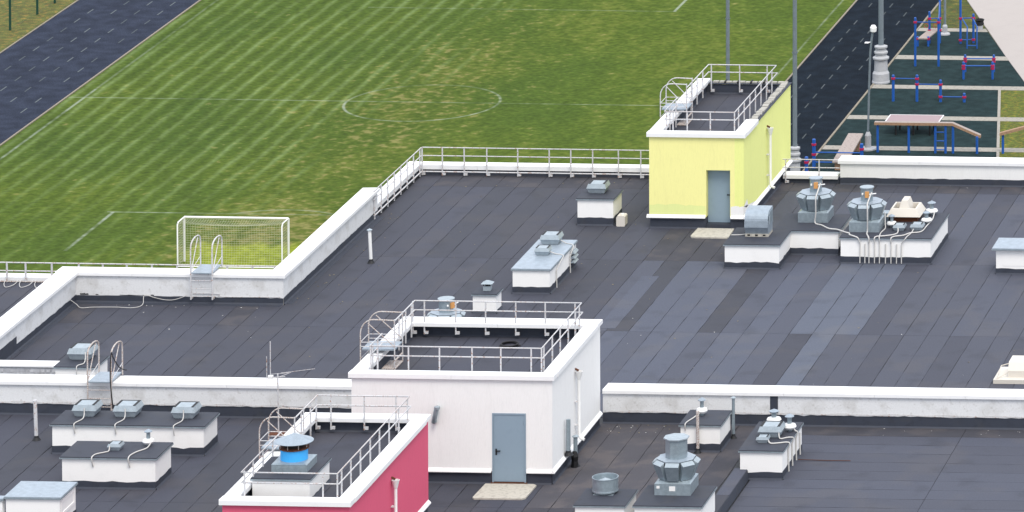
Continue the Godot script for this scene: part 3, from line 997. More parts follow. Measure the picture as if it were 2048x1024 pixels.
func door_leaf(t: Node3D, x0: float, x1: float, y0: float, y1: float, z: float, handle_x: float, dir: float, m: Material):
	var st := mb()
	bx(st, x0 + 0.055, x1 - 0.055, y0 + 0.02, y1 - 0.05, z - 0.06, z)
	var leaf := put(st, "door", m, t)
	leaf.set_meta("label", "grey blue steel door")
	st = mb()
	bx(st, x0 + 0.003, x0 + 0.05, y0, y1 - 0.003, z - 0.08, z + 0.018)
	bx(st, x1 - 0.05, x1 - 0.003, y0, y1 - 0.003, z - 0.08, z + 0.018)
	bx(st, x0 + 0.05, x1 - 0.05, y1 - 0.047, y1 - 0.003, z - 0.08, z + 0.018)
	put(st, "door_frame", m, leaf)
	st = mb()
	bx(st, handle_x - 0.025, handle_x + 0.025, y0 + 0.88, y0 + 1.08, z, z + 0.012)
	bx(st, minf(handle_x, handle_x + dir * 0.14), maxf(handle_x, handle_x + dir * 0.14), y0 + 1.0, y0 + 1.035, z + 0.03, z + 0.055)
	bx(st, handle_x - 0.015, handle_x + 0.015, y0 + 0.995, y0 + 1.04, z + 0.012, z + 0.03)
	put(st, "handle", M.black, leaf)
	for y in [y0 + 0.25, y1 - 0.35]:
		st = mb()
		var hx := x1 - 0.052 if dir > 0 else x0 + 0.052
		tube(st, [Vector3(hx, y, z + 0.016), Vector3(hx, y + 0.14, z + 0.016)], 0.013, 6)
		put(st, "hinge", m, leaf)

func stair_houses():
	# white house
	var t := house("white_stair_house", "large white stair house with grey door in the middle of the roof", -1.32, 5.08, 8.58, 15.0, 20.42, 20.02, M.plaster, 0.42, 0.38, 0.36, 0.66, [3.16, 4.24, 19.29])
	door_leaf(t, 3.16, 4.24, 17.06, 19.29, 15.0, 3.29, 1.0, M.door)
	var st := mb()
	bx(st, 3.12, 4.28, 16.99, 17.06, 14.4, 15.06)
	put(st, "threshold", M.rust_brown, t)
	downpipe(t, 5.08, 12.0, 19.8, 17.6)
	st = mb()
	tube(st, [Vector3(1.33, 19.0, 15.0), Vector3(1.34, 19.02, 15.14), Vector3(1.4, 19.28, 15.17), Vector3(1.44, 19.46, 15.18)], 0.075, 10)
	var wv := put(st, "wall_vent", M.galv, t)
	st = mb()
	lathe(st, Vector3(1.46, 0, 15.18), [Vector2(0.09, 19.44), Vector2(0.1, 19.52), Vector2(0, 19.56)], 14)
	put(st, "vent_hat", M.hood, wv)
	ring_railing("grey two bar railing round the roof of the white stair house", -0.86, 4.62, 9.2, 14.5, 20.94, 21.25,
		[-0.84, -0.62, 0.37, 1.36, 2.4, 3.32, 4.29, 4.62], [-0.92, -0.54, 0.49, 1.47, 2.46, 3.43, 4.41], [9.5, 10.04, 11.0, 12.07, 13.1, 14.2], [9.6, 10.3, 11.1, 13.6, 14.2], 20.14, [11.7, 13.1], M.rail)
	house_ladder("hooped ladder platform over the left coping of the white stair house", -1.6, -0.5, 12.0, 12.95, 20.7, 20.03, 17.0, M.rust)
	# hose lying on its roof
	st = mb()
	for ring in 3:
		var pts := []
		for k in 20:
			var a := TAU * k / 20
			pts.append(Vector3(2.43 + 0.27 * cos(a) + 0.02 * ring, 20.05 + 0.026 * ring, 10.0 + 0.29 * sin(a) + 0.015 * ring))
		tube(st, pts, 0.026, 6, true)
	bar(st, Vector3(2.68, 20.05, 10.05), Vector3(2.82, 20.045, 10.0), 0.024)
	tag(put(st, "coiled_hose", M.dark_cable), "black coiled hose lying on the white stair house roof", "hose")
	# yellow house
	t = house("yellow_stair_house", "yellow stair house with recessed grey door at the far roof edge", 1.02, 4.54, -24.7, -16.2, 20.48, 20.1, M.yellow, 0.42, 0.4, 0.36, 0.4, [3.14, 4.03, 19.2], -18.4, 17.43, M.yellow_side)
	st = mb()
	bx(st, 3.0, 4.05, 16.99, 17.16, -16.9, -16.24)
	put(st, "threshold", M.upstand, t)
	st = mb()
	bx(st, 3.145, 4.025, 17.17, 19.195, -16.56, -16.5)
	var dl := put(st, "door", M.door, t)
	dl.set_meta("label", "grey blue steel door set back in the wall")
	st = mb()
	bx(st, 3.98, 4.01, 18.1, 18.3, -16.5, -16.485)
	bx(st, 3.86, 4.0, 18.2, 18.235, -16.47, -16.445)
	bx(st, 3.975, 4.005, 18.195, 18.24, -16.485, -16.47)
	put(st, "handle", M.black, dl)
	# repainted patches low on the front and the white primer by the corner
	st = mb()
	paint(st, Vector3(1.04, 17.54, -16.197), Vector3(3.12, 17.54, -16.197), 0.34, 0.05)
	put(st, "paint_patch", M.lime, t)
	st = mb()
	paint(st, Vector3(4.05, 17.53, -16.196), Vector3(4.54, 17.53, -16.196), 0.32, 0.03)
	put(st, "paint_patch", M.plaster, t)
	st = mb()
	tri(st, Vector3(4.544, 17.53, -16.2), Vector3(4.544, 17.85, -16.2), Vector3(4.544, 17.53, -18.3), Vector3.RIGHT)
	q(st, Vector3(4.544, 17.85, -16.2), Vector3(4.544, 18.0, -16.75), Vector3(4.544, 17.72, -16.95), Vector3(4.544, 17.7, -16.7), Vector3.RIGHT)
	put(st, "paint_patch", M.plaster, t)
	downpipe(t, 4.54, -20.3, 19.8, 17.55)
	# bare wall head where the coping is missing
	st = mb()
	bx(st, 4.2, 4.6, 20.48, 20.5, -24.7, -18.42)
	bx(st, 1.45, 4.2, 20.48, 20.5, -24.74, -24.3)
	var head := put(st, "wall_head", M.upstand, t)
	for k in 26:
		st = mb()
		var z := -24.55 + 0.236 * k
		var a := rng.randf_range(-0.03, 0.03)
		bx(st, 4.28 + a, 4.5 + a, 20.49, 20.545 + rng.randf() * 0.02, z, z + 0.15 + rng.randf() * 0.05)
		put(st, "brick", M.mortar, head)
	for k in 11:
		st = mb()
		var x := 1.6 + 0.25 * k
		bx(st, x, x + 0.18 + rng.randf() * 0.04, 20.49, 20.54 + rng.randf() * 0.02, -24.62 , -24.44)
		put(st, "brick", M.mortar, head)
	for k in 4:
		st = mb()
		bx(st, 2.05 + 0.5 * k, 2.1 + 0.5 * k, 20.5, 20.58, -24.7, -24.35)
		put(st, "bracket", M.black, head)
	ring_railing("grey two bar railing round the roof of the yellow stair house", 1.48, 4.09, -24.2, -16.7, 20.97, 21.26,
		[1.55, 1.8, 2.33, 3.19, 4.09], [1.59, 2.68, 3.74], [-23.4, -22.4, -21.4, -20.4, -19.4, -18.4, -17.4], [-23.2, -22.2, -21.2, -18.6, -17.6], 20.2, [-20.4, -18.9], M.rail)
	house_ladder("hooped ladder platform over the left coping of the yellow stair house", 0.76, 1.75, -20.15, -19.2, 20.74, 20.11, 17.0, M.rail)
	# pink house
	t = house("pink_stair_house", "pink stair house with white coping at the front of the roof", -1.78, 2.0, 18.28, 27.1, 20.08, 19.72, M.pink, 0.42, 0.4, 0.38, 0.5, [])
	downpipe(t, 2.0, 22.5, 19.42, 17.6)
	ring_railing("rust spotted railing round the roof of the pink stair house", -1.3, 1.57, 18.84, 26.8, 20.61, 20.92,
		[-1.2, 1.14, 1.57], [-1.34, -0.88, 0.16, 1.15], [19.07, 20.08, 21.16, 22.24, 23.26, 24.33, 25.36, 26.35], [19.6, 20.6, 23.6, 24.6, 25.6, 26.5], 19.84, [21.2, 22.7], M.rail)
	house_ladder("rusty hooped ladder platform over the left coping of the pink stair house", -2.06, -0.98, 21.45, 22.4, 20.32, 19.74, 17.0, M.rust)

# thin coat of paint with an uneven upper outline
func paint(st: SurfaceTool, a: Vector3, b: Vector3, h: float, amp: float):
	var n := 14
	var h0 := h
	for i in n:
		var p := a.lerp(b, float(i) / n); var r := a.lerp(b, float(i + 1) / n)
		var h1 := h + rng.randf_range(-amp, amp)
		q(st, p, r, r + Vector3(0, h1, 0), p + Vector3(0, h0, 0), Vector3.BACK)
		h0 = h1

# ------------------------------------------------------------------ ventilation shafts
func shaft(label: String, poly: Array, base: float, top: float, white_from: float, cap_m: Material, over := 0.055) -> Node3D:
	var c := Vector2.ZERO
	for p in poly: c += p / poly.size()
	var t := thing("ventilation_shaft", label, "vent shaft", Vector3(c.x, base, c.y), "ventilation shafts on the roof")
	var st := mb()
	prism(st, poly, base - 0.005, top - 0.075)
	put(st, "wall", M.warm, t)
	st = mb()
	var pp := PackedVector2Array(poly)
	var cw := Geometry2D.is_polygon_clockwise(pp)
	for i in poly.size():
		var p: Vector2 = poly[i]; var r: Vector2 = poly[(i + 1) % poly.size()]
		var e := (r - p).normalized()
		var o := Vector3(e.y, 0, -e.x)
		if cw: o = -o
		felt(st, Vector3(p.x, base, p.y) - Vector3(e.x, 0, e.y) * 0.012, Vector3(r.x, base, r.y) + Vector3(e.x, 0, e.y) * 0.012, white_from - base, o)
	put(st, "felt_upstand", M.upstand, t)
	st = mb()
	prism(st, grow(poly, over), top - 0.075, top - 0.03)
	put(st, "drip_edge", M.drip, t)
	st = mb()
	prism(st, grow(poly, over - 0.012), top - 0.03, top)
	put(st, "cap", cap_m, t)
	return t

func fan(label: String, at: Vector3, s := 1.0, turn := 0.0) -> Node3D:
	var t := thing("roof_fan", label, "roof fan", Vector3.ZERO, "square roof fans")
	var st := mb()
	var h := 0.4 * s
	bx(st, -h * 0.72, h * 0.72, 0, 0.03, -h * 0.72, h * 0.72)
	fru(st, Vector3.ZERO, h * 0.8, h * 0.8, 0.03, h * 0.94, h * 0.94, 0.22 * s)
	put(st, "neck", M.hood, t)
	st = mb()
	fru(st, Vector3.ZERO, h, h, 0.22 * s, h * 0.84, h * 0.84, 0.4 * s, false)
	put(st, "hood", M.hood, t)
	# flat top: a pale panel, dark air slots along three sides
	st = mb()
	bx(st, -h * 0.83, h * 0.83, 0.37 * s, 0.398 * s, -h * 0.83, -h * 0.58)
	put(st, "air_slot", M.black, t)
	for k in [-1, 1]:
		st = mb()
		bx(st, minf(k * h * 0.83, k * h * 0.61), maxf(k * h * 0.83, k * h * 0.61), 0.37 * s, 0.398 * s, -h * 0.58, h * 0.7)
		put(st, "air_slot", M.black, t)
	st = mb()
	bx(st, -h * 0.61, h * 0.61, 0.36 * s, 0.402 * s, -h * 0.58, h * 0.835)
	put(st, "top_panel", M.hood, t)
	t.position = at
	t.rotation.y = turn
	return t

func octagon_exhaust(label: String, at: Vector3, s: float, stack_r: float, stack_h: float, labelled: bool) -> Node3D:
	var t := thing("roof_exhaust", label, "roof exhaust", Vector3.ZERO, "octagonal roof exhausts")
	var st := mb()
	var b := 0.53 * s
	bx(st, -b, b, 0, 0.34 * s, -b, b)
	put(st, "base", M.galv, t)
	st = mb()
	fru(st, Vector3.ZERO, b * 0.99, b * 0.99, 0.34 * s, b * 0.8, b * 0.8, 0.4 * s)
	put(st, "base_flange", M.galv, t)
	st = mb()
	lathe(st, Vector3.ZERO, [Vector2(0.44 * s, 0.4 * s), Vector2(0.54 * s, 0.97 * s)], 8, true, PI / 8)
	put(st, "core", M.galv, t)
	for k in 8:
		st = mb()
		var a := TAU * k / 8 + PI / 2
		var o := Vector3(cos(a), 0, sin(a)); var u := Vector3(-sin(a), 0, cos(a))
		var w0 := 0.165 * s; var w1 := 0.2 * s
		var p := [o * 0.5 * s - u * w0 + Vector3(0, 0.41 * s, 0), o * 0.5 * s + u * w0 + Vector3(0, 0.41 * s, 0), o * 0.67 * s + u * w1 + Vector3(0, 0.87 * s, 0), o * 0.67 * s - u * w1 + Vector3(0, 0.87 * s, 0)]
		var i0 := -o * 0.12 * s
		q(st, p[0], p[1], p[2], p[3], o)
		q(st, p[1], p[1] + i0, p[2] + i0, p[2], u)
		q(st, p[0], p[0] + i0, p[3] + i0, p[3], -u)
		q(st, p[0], p[1], p[1] + i0, p[0] + i0, Vector3.DOWN)
		var cowl := put(st, "cowl", M.galv, t)
		st = mb()
		var e := Vector3(0, 0.09 * s, 0) - o * 0.13 * s
		q(st, p[3] + o * 0.005, p[2] + o * 0.005, p[2] + e, p[3] + e, o + Vector3.UP)
		tri(st, p[2], p[2] + e, p[2] + i0, u)
		tri(st, p[3], p[3] + e, p[3] + i0, -u)
		put(st, "cowl_lip", M.hood, cowl)
	st = mb()
	lathe(st, Vector3.ZERO, [Vector2(0.5 * s, 0.95 * s), Vector2(0.57 * s, 0.97 * s), Vector2(0.57 * s, 0.985 * s), Vector2(0.0, 1.0 * s)], 8, true, PI / 8)
	put(st, "lid", M.sheet, t)
	st = mb()
	var y0 := 0.99 * s
	lathe(st, Vector3.ZERO, [Vector2(stack_r, y0), Vector2(stack_r, y0 + stack_h)], 8 if not labelled else 16, not labelled, PI / 8)
	put(st, "stack", M.galv, t)
	st = mb()
	lathe(st, Vector3.ZERO, [Vector2(stack_r * 1.02, y0 + stack_h - 0.02), Vector2(stack_r * 1.18, y0 + stack_h), Vector2(stack_r * 1.18, y0 + stack_h + 0.035), Vector2(0, y0 + stack_h + 0.05)], 8 if not labelled else 12, true, PI / 8)
	put(st, "stack_cap", M.hood, t)
	if labelled:
		st = mb()
		bx(st, -0.02, 0.12, y0 + stack_h * 0.35, y0 + stack_h * 0.8, stack_r - 0.02, stack_r + 0.07)
		put(st, "junction_box", M.orange, t)
		st = mb()
		bar(st, Vector3(0.12, y0 + stack_h * 0.6, stack_r + 0.02), Vector3(stack_r + 0.14, y0 + stack_h * 0.62, stack_r * 0.6), 0.022)
		lathe(st, Vector3(-0.12, 0, stack_r), [Vector2(0.0, y0 + stack_h * 0.5), Vector2(0.035, y0 + stack_h * 0.55), Vector2(0.035, y0 + stack_h * 0.66), Vector2(0, y0 + stack_h * 0.7)], 8)
		put(st, "cable_gland", M.plastic, t)
	else:
		st = mb()
		bx(st, -0.1 * s, 0.08 * s, 0.13 * s, 0.27 * s, b, b + 0.004)
		bx(st, -0.47 * s, -0.38 * s, 0.2 * s, 0.28 * s, b, b + 0.004)
		put(st, "sticker", M.plastic, t)
	t.position = at
	return t

func mushroom(label: String, at: Vector3, h := 0.3, r := 0.09, bulb := true) -> Node3D:
	var t := thing("vent_pipe", label, "vent pipe", at, "small vent pipes")
	var st := mb()
	lathe(st, at, [Vector2(r * 0.62, 0), Vector2(r * 0.62, h)], 12)
	put(st, "pipe", M.galv, t)
	st = mb()
	lathe(st, at, [Vector2(0, h * 0.94), Vector2(r * 1.25, h * 0.94), Vector2(r * 1.25, h * 0.98), Vector2(0, h * 1.15)], 14)
	put(st, "hat", M.sheet, t)
	if bulb:
		st = mb()
		lathe(st, at, [Vector2(r * 0.6, h * 0.12), Vector2(r * 1.5, h * 0.18), Vector2(r * 1.85, h * 0.3), Vector2(r * 1.6, h * 0.44), Vector2(r * 0.6, h * 0.5)], 16)
		put(st, "fan_ring", M.plastic, t)
	return t

func stub(label: String, a: Vector3, b: Vector3, r: float, m: Material, boot := true, hat := false) -> Node3D:
	var t := thing("roof_pipe", label, "pipe", a, "upright pipes on the roof")
	var st := mb()
	tube(st, [a, b], r, 12)
	put(st, "pipe", m, t)
	if boot:
		st = mb()
		lathe(st, a, [Vector2(r * 2.4, 0.0), Vector2(r * 1.9, 0.04), Vector2(r * 1.25, 0.1), Vector2(r * 1.2, 0.14), Vector2(r, 0.15)], 12)
		put(st, "boot", M.bitumen, t)
	if hat:
		st = mb()
		lathe(st, b, [Vector2(0, -0.02), Vector2(r * 1.7, -0.015), Vector2(r * 1.7, 0.0), Vector2(0, 0.05)], 12)
		put(st, "hat", M.hood, t)
	return t

func shafts():
	var C = M.cap
	shaft("lone white shaft left of the yellow stair house with one fan", rect(-1.71, -0.38, -17.8, -16.45), 17.0, 18.02, 17.29, C)
	fan("square roof fan on the lone shaft left of the yellow house", Vector3(-1.16, 18.02, -17.42), 0.92)
	var s2 := shaft("long white shaft with metal sheet top and two fans", rect(-1.76, -0.44, -10.95, -7.07), 17.0, 17.91, 17.24, M.sheet)
	fan("larger far fan on the metal topped shaft", Vector3(-1.22, 17.91, -10.55), 0.9)
	fan("smaller near fan on the metal topped shaft", Vector3(-1.15, 17.91, -9.02), 0.68)
	var st := mb()
	for k in 3:
		fru(st, Vector3(-0.36, 0, -10.35 - 0.0), 0.1, 0.28, 17.3 + 0.17 * k, 0.02, 0.28, 17.38 + 0.17 * k)
	put(st, "louvre", M.sheet, s2)
	for z in [-7.9, -9.9]:
		st = mb()
		tube(st, [Vector3(-0.4, 17.62, z), Vector3(-0.39, 17.0, z)], 0.022, 6)
		put(st, "conduit", M.cable, s2)
	cable("power_cable", "pale cable from the near fan down the metal topped shaft", [Vector3(-0.92, 18.02, -9.0), Vector3(-0.7, 17.935, -9.0), Vector3(-0.39, 17.92, -8.85), Vector3(-0.35, 17.86, -8.4), Vector3(-0.39, 17.7, -8.1), Vector3(-0.4, 17.62, -7.92)], 0.018, M.cable)
	cable("power_cable", "pale cable from the far fan down the metal topped shaft", [Vector3(-0.92, 18.05, -10.5), Vector3(-0.68, 17.935, -10.45), Vector3(-0.4, 17.92, -10.3), Vector3(-0.36, 17.8, -10.1), Vector3(-0.4, 17.62, -9.92)], 0.018, M.cable)
	shaft("small white shaft seen over the white house railing", rect(-2.51, -1.7, -5.25, -4.48), 17.0, 17.7, 17.08, C)
	st = mb()
	var sm := thing("square_vent", "small square vent with pitched hat on the small shaft", "vent", Vector3(-2.1, 17.7, -4.95))
	bx(st, -2.24, -1.98, 17.7, 17.86, -5.07, -4.83)
	put(st, "box", M.hood, sm)
	st = mb()
	for px in [-2.22, -2.0]:
		for pz in [-5.05, -4.85]: bx(st, px - 0.012, px + 0.012, 17.86, 17.96, pz - 0.012, pz + 0.012)
	bx(st, -2.17, -2.05, 17.86, 17.95, -5.0, -4.9)
	put(st, "legs", M.black, sm)
	st = mb()
	fru(st, Vector3(-2.11, 0, -4.95), 0.2, 0.18, 17.95, 0.05, 0.02, 18.05)
	put(st, "hat", M.hood, sm)
	octagon_exhaust("octagonal exhaust half hidden behind the white house coping", Vector3(-2.62, 17.0, -1.35), 0.95, 0.25, 0.42, true).rotation.y = 0.9
	# the stepped group right of the yellow house
	shaft("stepped white shaft right of the yellow house door", [Vector2(5.0, -10.78), Vector2(6.97, -10.78), Vector2(6.97, -12.78), Vector2(8.72, -12.78), Vector2(8.72, -15.1), Vector2(6.4, -15.1), Vector2(6.4, -13.0), Vector2(5.0, -13.0)], 17.0, 17.91, 17.25, C)
	var s4 := shaft("widest white shaft with a row of nine conduits down its front", rect(9.02, 12.29, -15.25, -11.72), 17.0, 17.97, 17.25, C)
	for x in [9.73, 9.91, 10.06, 10.26, 10.44, 10.66, 10.86, 11.06, 11.24]:
		st = mb()
		tube(st, [Vector3(x, 17.74, -11.68), Vector3(x, 17.03, -11.665)], 0.021, 6)
		put(st, "conduit", M.cable, s4)
	octagon_exhaust("octagonal exhaust with orange box nearest the yellow house", Vector3(7.58, 17.91, -14.4), 1.04, 0.22, 0.48, true)
	octagon_exhaust("octagonal exhaust with orange box on the widest shaft", Vector3(9.74, 17.97, -12.95), 1.04, 0.22, 0.48, true)
	supply_hood(Vector3(5.95, 17.91, -12.1))
	hopper(Vector3(10.9, 17.97, -14.45))
	fan("small bright fan in front of the cream hopper", Vector3(10.97, 17.97, -12.8), 0.56)
	fan("small dented fan right of the bright one on the widest shaft", Vector3(11.6, 17.97, -12.9), 0.6)
	mushroom("white ringed vent pipe at the far corner of the widest shaft", Vector3(11.74, 17.97, -15.0), 0.46, 0.125)
	mushroom("white ringed vent pipe left of the small bright fan", Vector3(10.6, 17.97, -13.2), 0.42, 0.1)
	mushroom("white ringed vent pipe beside the small dented fan", Vector3(11.78, 17.97, -13.75), 0.42, 0.11)
	var hi := 17.995
	cable("power_cable", "thick white cable winding from the exhaust nearest the yellow house", [Vector3(7.8, 19.3, -14.15), Vector3(7.74, 19.0, -13.8), Vector3(7.72, 18.84, -13.66), Vector3(7.72, 18.3, -13.68), Vector3(7.7, 17.95, -13.68), Vector3(8.0, 17.94, -13.4), Vector3(8.35, 17.94, -12.95), Vector3(8.7, 17.96, -12.75), Vector3(9.1, hi, -12.25), Vector3(9.25, hi, -12.15), Vector3(9.3, hi, -11.95), Vector3(9.52, hi, -11.72), Vector3(9.66, 17.96, -11.63), Vector3(9.73, 17.76, -11.67)], 0.028, M.cable)
	cable("power_cable", "thick white cable down the exhaust on the widest shaft", [Vector3(9.96, 19.36, -12.7), Vector3(9.88, 19.06, -12.35), Vector3(9.9, 18.88, -12.2), Vector3(9.9, 18.5, -12.22), Vector3(9.88, 18.05, -12.3), Vector3(9.9, hi, -12.1), Vector3(10.02, hi, -11.72), Vector3(10.06, 17.95, -11.63), Vector3(10.06, 17.76, -11.67)], 0.028, M.cable)
	cable("power_cable", "white cable between the hopper and the conduits", [Vector3(10.28, 18.4, -13.6), Vector3(10.36, 18.1, -13.2), Vector3(10.42, hi, -12.9), Vector3(10.38, hi, -12.3), Vector3(10.42, hi, -11.75), Vector3(10.44, 17.95, -11.63), Vector3(10.44, 17.76, -11.67)], 0.022, M.cable)
	cable("power_cable", "white cable from the bright fan over the shaft edge", [Vector3(10.95, 18.1, -12.55), Vector3(10.98, hi, -12.35), Vector3(10.9, hi, -12.05), Vector3(10.6, hi, -11.85), Vector3(10.32, hi, -11.74), Vector3(10.26, 17.95, -11.63), Vector3(10.26, 17.76, -11.67)], 0.024, M.cable)
	cable("power_cable", "white cable from the far corner pipe to the conduits", [Vector3(11.86, 18.1, -14.9), Vector3(11.9, hi, -14.3), Vector3(11.86, hi, -13.3), Vector3(11.8, hi, -12.5), Vector3(11.45, hi, -12.3), Vector3(11.25, hi, -11.95), Vector3(10.95, hi, -11.78), Vector3(10.86, 17.95, -11.63), Vector3(10.86, 17.76, -11.67)], 0.024, M.cable)
	cable("power_cable", "short white cable from the dented fan over the shaft edge", [Vector3(11.5, 18.05, -12.62), Vector3(11.48, hi, -12.3), Vector3(11.42, hi, -11.8), Vector3(11.38, 17.95, -11.63), Vector3(11.24, 17.76, -11.67)], 0.02, M.cable)
	var s5 := shaft("white shaft with metal top cut by the frame edge", rect(14.87, 17.2, -11.8, -10.58), 17.0, 17.97, 17.2, M.sheet, 0.14)
	st = mb()
	bx(st, 15.12, 17.0, 17.3, 17.72, -10.585, -10.57)
	put(st, "panel", M.warm, s5)
	# left: behind the parapet
	shaft("white shaft behind the parapet beside the stile with hanging cable", rect(-13.6, -12.28, 5.2, 6.5), 17.0, 18.1, 17.25, C)
	fan("square roof fan on the shaft behind the parapet stile", Vector3(-13.02, 18.1, 5.45), 1.02)
	cable("power_cable", "pale cable from the fan behind the parapet stile", [Vector3(-12.8, 18.4, 5.87), Vector3(-12.76, 18.2, 6.0), Vector3(-12.74, 18.13, 6.25), Vector3(-12.86, 18.13, 6.5), Vector3(-12.86, 18.02, 6.6), Vector3(-12.86, 17.7, 6.52)], 0.017, M.cable)
	# front left
	shaft("long white shaft with three fans in front of the parapet", rect(-11.7, -6.8, 11.1, 12.54), 17.0, 17.99, 17.27, C, 0.07)
	var fl := ["leftmost of three fans on the long shaft by the parapet", "middle of three fans on the long shaft by the parapet", "rightmost of three fans on the long shaft by the parapet"]
	var i := 0
	for x in [-10.91, -9.58, -7.67]:
		var z: float = 11.46 if i < 2 else 11.52
		fan(fl[i], Vector3(x, 17.99, z), 0.98)
		cable("power_cable", ["pale cable from the leftmost fan of the long shaft", "pale cable from the middle fan of the long shaft", "pale cable from the rightmost fan of the long shaft"][i], [Vector3(x + 0.02, 18.3, z + 0.39), Vector3(x + 0.04, 18.1, z + 0.45), Vector3(x + 0.04, 18.02, z + 0.65), Vector3(x - 0.06, 18.015, z + 1.08), Vector3(x - 0.06, 17.93, z + 1.17), Vector3(x - 0.05, 17.68, z + 1.11)], 0.02, M.cable)
		i += 1
	shaft("nearer white shaft with one small fan and a vent pipe", rect(-10.21, -7.25, 14.5, 16.09), 17.0, 18.02, 17.23, C, 0.07)
	fan("small fan on the nearer shaft below the three fan shaft", Vector3(-8.77, 18.02, 15.25), 0.54)
	mushroom("white ringed vent pipe on the nearer left shaft", Vector3(-7.86, 18.02, 14.85), 0.48, 0.1)
	cable("power_cable", "pale cable from the small fan of the nearer left shaft", [Vector3(-8.9, 18.18, 15.47), Vector3(-8.9, 18.05, 15.55), Vector3(-9.0, 18.045, 15.7), Vector3(-9.2, 18.045, 15.9), Vector3(-9.24, 18.03, 16.14), Vector3(-9.24, 17.95, 16.19), Vector3(-9.22, 17.7, 16.11)], 0.022, M.cable)
	cable("power_cable", "pale cable from the vent pipe of the nearer left shaft", [Vector3(-7.75, 18.15, 14.95), Vector3(-7.8, 18.05, 15.2), Vector3(-8.0, 18.045, 15.6), Vector3(-8.08, 18.045, 15.95), Vector3(-8.08, 18.03, 16.14), Vector3(-8.08, 17.95, 16.19), Vector3(-8.06, 17.7, 16.11)], 0.022, M.cable)
	var s9 := shaft("white shaft with pale metal top in the lower left corner", rect(-10.5, -8.83, 19.0, 20.5), 17.0, 18.1, 17.25, M.sheet, 0.06)
	st = mb()
	bx(st, -8.832, -8.81, 17.45, 17.95, 19.08, 19.2); bx(st, -8.832, -8.81, 17.45, 17.95, 20.28, 20.4)
	bx(st, -8.832, -8.81, 17.86, 17.95, 19.2, 20.28); bx(st, -8.832, -8.81, 17.45, 17.55, 19.2, 20.28)
	put(st, "panel_frame", M.warm, s9)
	shaft("white shaft cut by the lower left frame corner", rect(-13.0, -10.6, 20.3, 20.52), 17.0, 18.04, 17.25, M.sheet, 0.05)
	# front right
	shaft("white shaft under the round metal drum at the bottom edge", rect(7.12, 8.64, 18.85, 20.46), 17.0, 18.1, 17.25, C)
	drum(Vector3(7.76, 18.1, 19.2))
	shaft("white shaft under the big octagonal exhaust at the bottom edge", rect(8.95, 11.0, 18.4, 20.42), 17.0, 18.1, 17.25, C, 0.06)
	octagon_exhaust("big octagonal exhaust with tall stack and white stickers", Vector3(9.9, 18.1, 18.85), 1.06, 0.34, 0.6, false)
	shaft("white shaft with two pipes against the front parapet", rect(8.33, 9.61, 9.7, 11.27), 17.0, 17.9, 17.27, C)
	mushroom("white ringed vent pipe on the shaft against the front parapet", Vector3(8.8, 17.9, 10.25), 0.52, 0.1)
	stub("rusty tall pipe standing before the shaft by the front parapet", Vector3(8.92, 17.0, 11.4), Vector3(8.91, 18.37, 11.4), 0.05, M.rust, true)
	stub("grey capped pipe at the shaft corner by the front parapet", Vector3(9.72, 17.0, 9.75), Vector3(9.72, 18.35, 9.75), 0.05, M.galv, true, true)
	cable("power_cable", "pale cable hanging from the shaft with two pipes", [Vector3(8.75, 18.0, 10.4), Vector3(8.6, 17.93, 10.7), Vector3(8.5, 17.925, 11.1), Vector3(8.49, 17.9, 11.34), Vector3(8.49, 17.7, 11.3)], 0.02, M.cable)
	var s14 := shaft("long white shaft beside the felt kerb with fan and conduits", rect(10.87, 12.22, 11.05, 14.11), 17.0, 17.95, 17.24, C)
	for z in [11.5, 12.1, 12.7, 13.3]:
		st = mb()
		tube(st, [Vector3(12.25, 17.75, z), Vector3(12.26, 17.03, z)], 0.028, 6)
		put(st, "conduit", M.cable, s14)
	fan("square roof fan on the long shaft beside the felt kerb", Vector3(11.55, 17.95, 12.5), 0.95)
	fan("small bright fan in front of the square one by the kerb", Vector3(11.42, 17.95, 13.2), 0.5)
	mushroom("white ringed vent pipe on the shaft beside the kerb", Vector3(12.02, 17.95, 12.0), 0.5, 0.12)
	mushroom("grey hatted vent pipe behind the fan beside the kerb", Vector3(11.35, 17.95, 11.2), 0.42, 0.13)
	cable("power_cable", "white cable from the small fan beside the felt kerb", [Vector3(11.6, 18.05, 13.3), Vector3(11.7, 17.98, 13.45), Vector3(11.95, 17.975, 13.4), Vector3(12.2, 17.975, 13.3), Vector3(12.29, 17.93, 13.3), Vector3(12.25, 17.75, 13.3)], 0.024, M.cable)
	cable("power_cable", "white cable from the square fan beside the felt kerb", [Vector3(11.85, 18.2, 12.82), Vector3(11.9, 17.99, 12.95), Vector3(12.1, 17.975, 12.8), Vector3(12.22, 17.97, 12.75), Vector3(12.29, 17.93, 12.7), Vector3(12.25, 17.75, 12.7)], 0.022, M.cable)
	cable("power_cable", "white cable from the vent pipe beside the felt kerb", [Vector3(12.12, 18.15, 12.05), Vector3(12.22, 18.0, 12.1), Vector3(12.3, 17.95, 12.1), Vector3(12.25, 17.75, 12.1)], 0.022, M.cable)
	st = mb()
	tube(st, [Vector3(12.3, 17.02, 12.0), Vector3(13.2, 17.018, 12.05), Vector3(14.0, 17.014, 12.03)], 0.011, 5)
	tag(put(st, "roof_rod", M.rust_brown), "rusty brown rod lying on the felt right of the kerb", "rod")
	# shaft on the pink house
	shaft("cream shaft on the pink house under the blue vent", rect(-1.3, 0.42, 23.6, 25.7), 19.72, 20.42, 19.78, C)
	blue_vent(Vector3(-0.35, 20.42, 24.62))

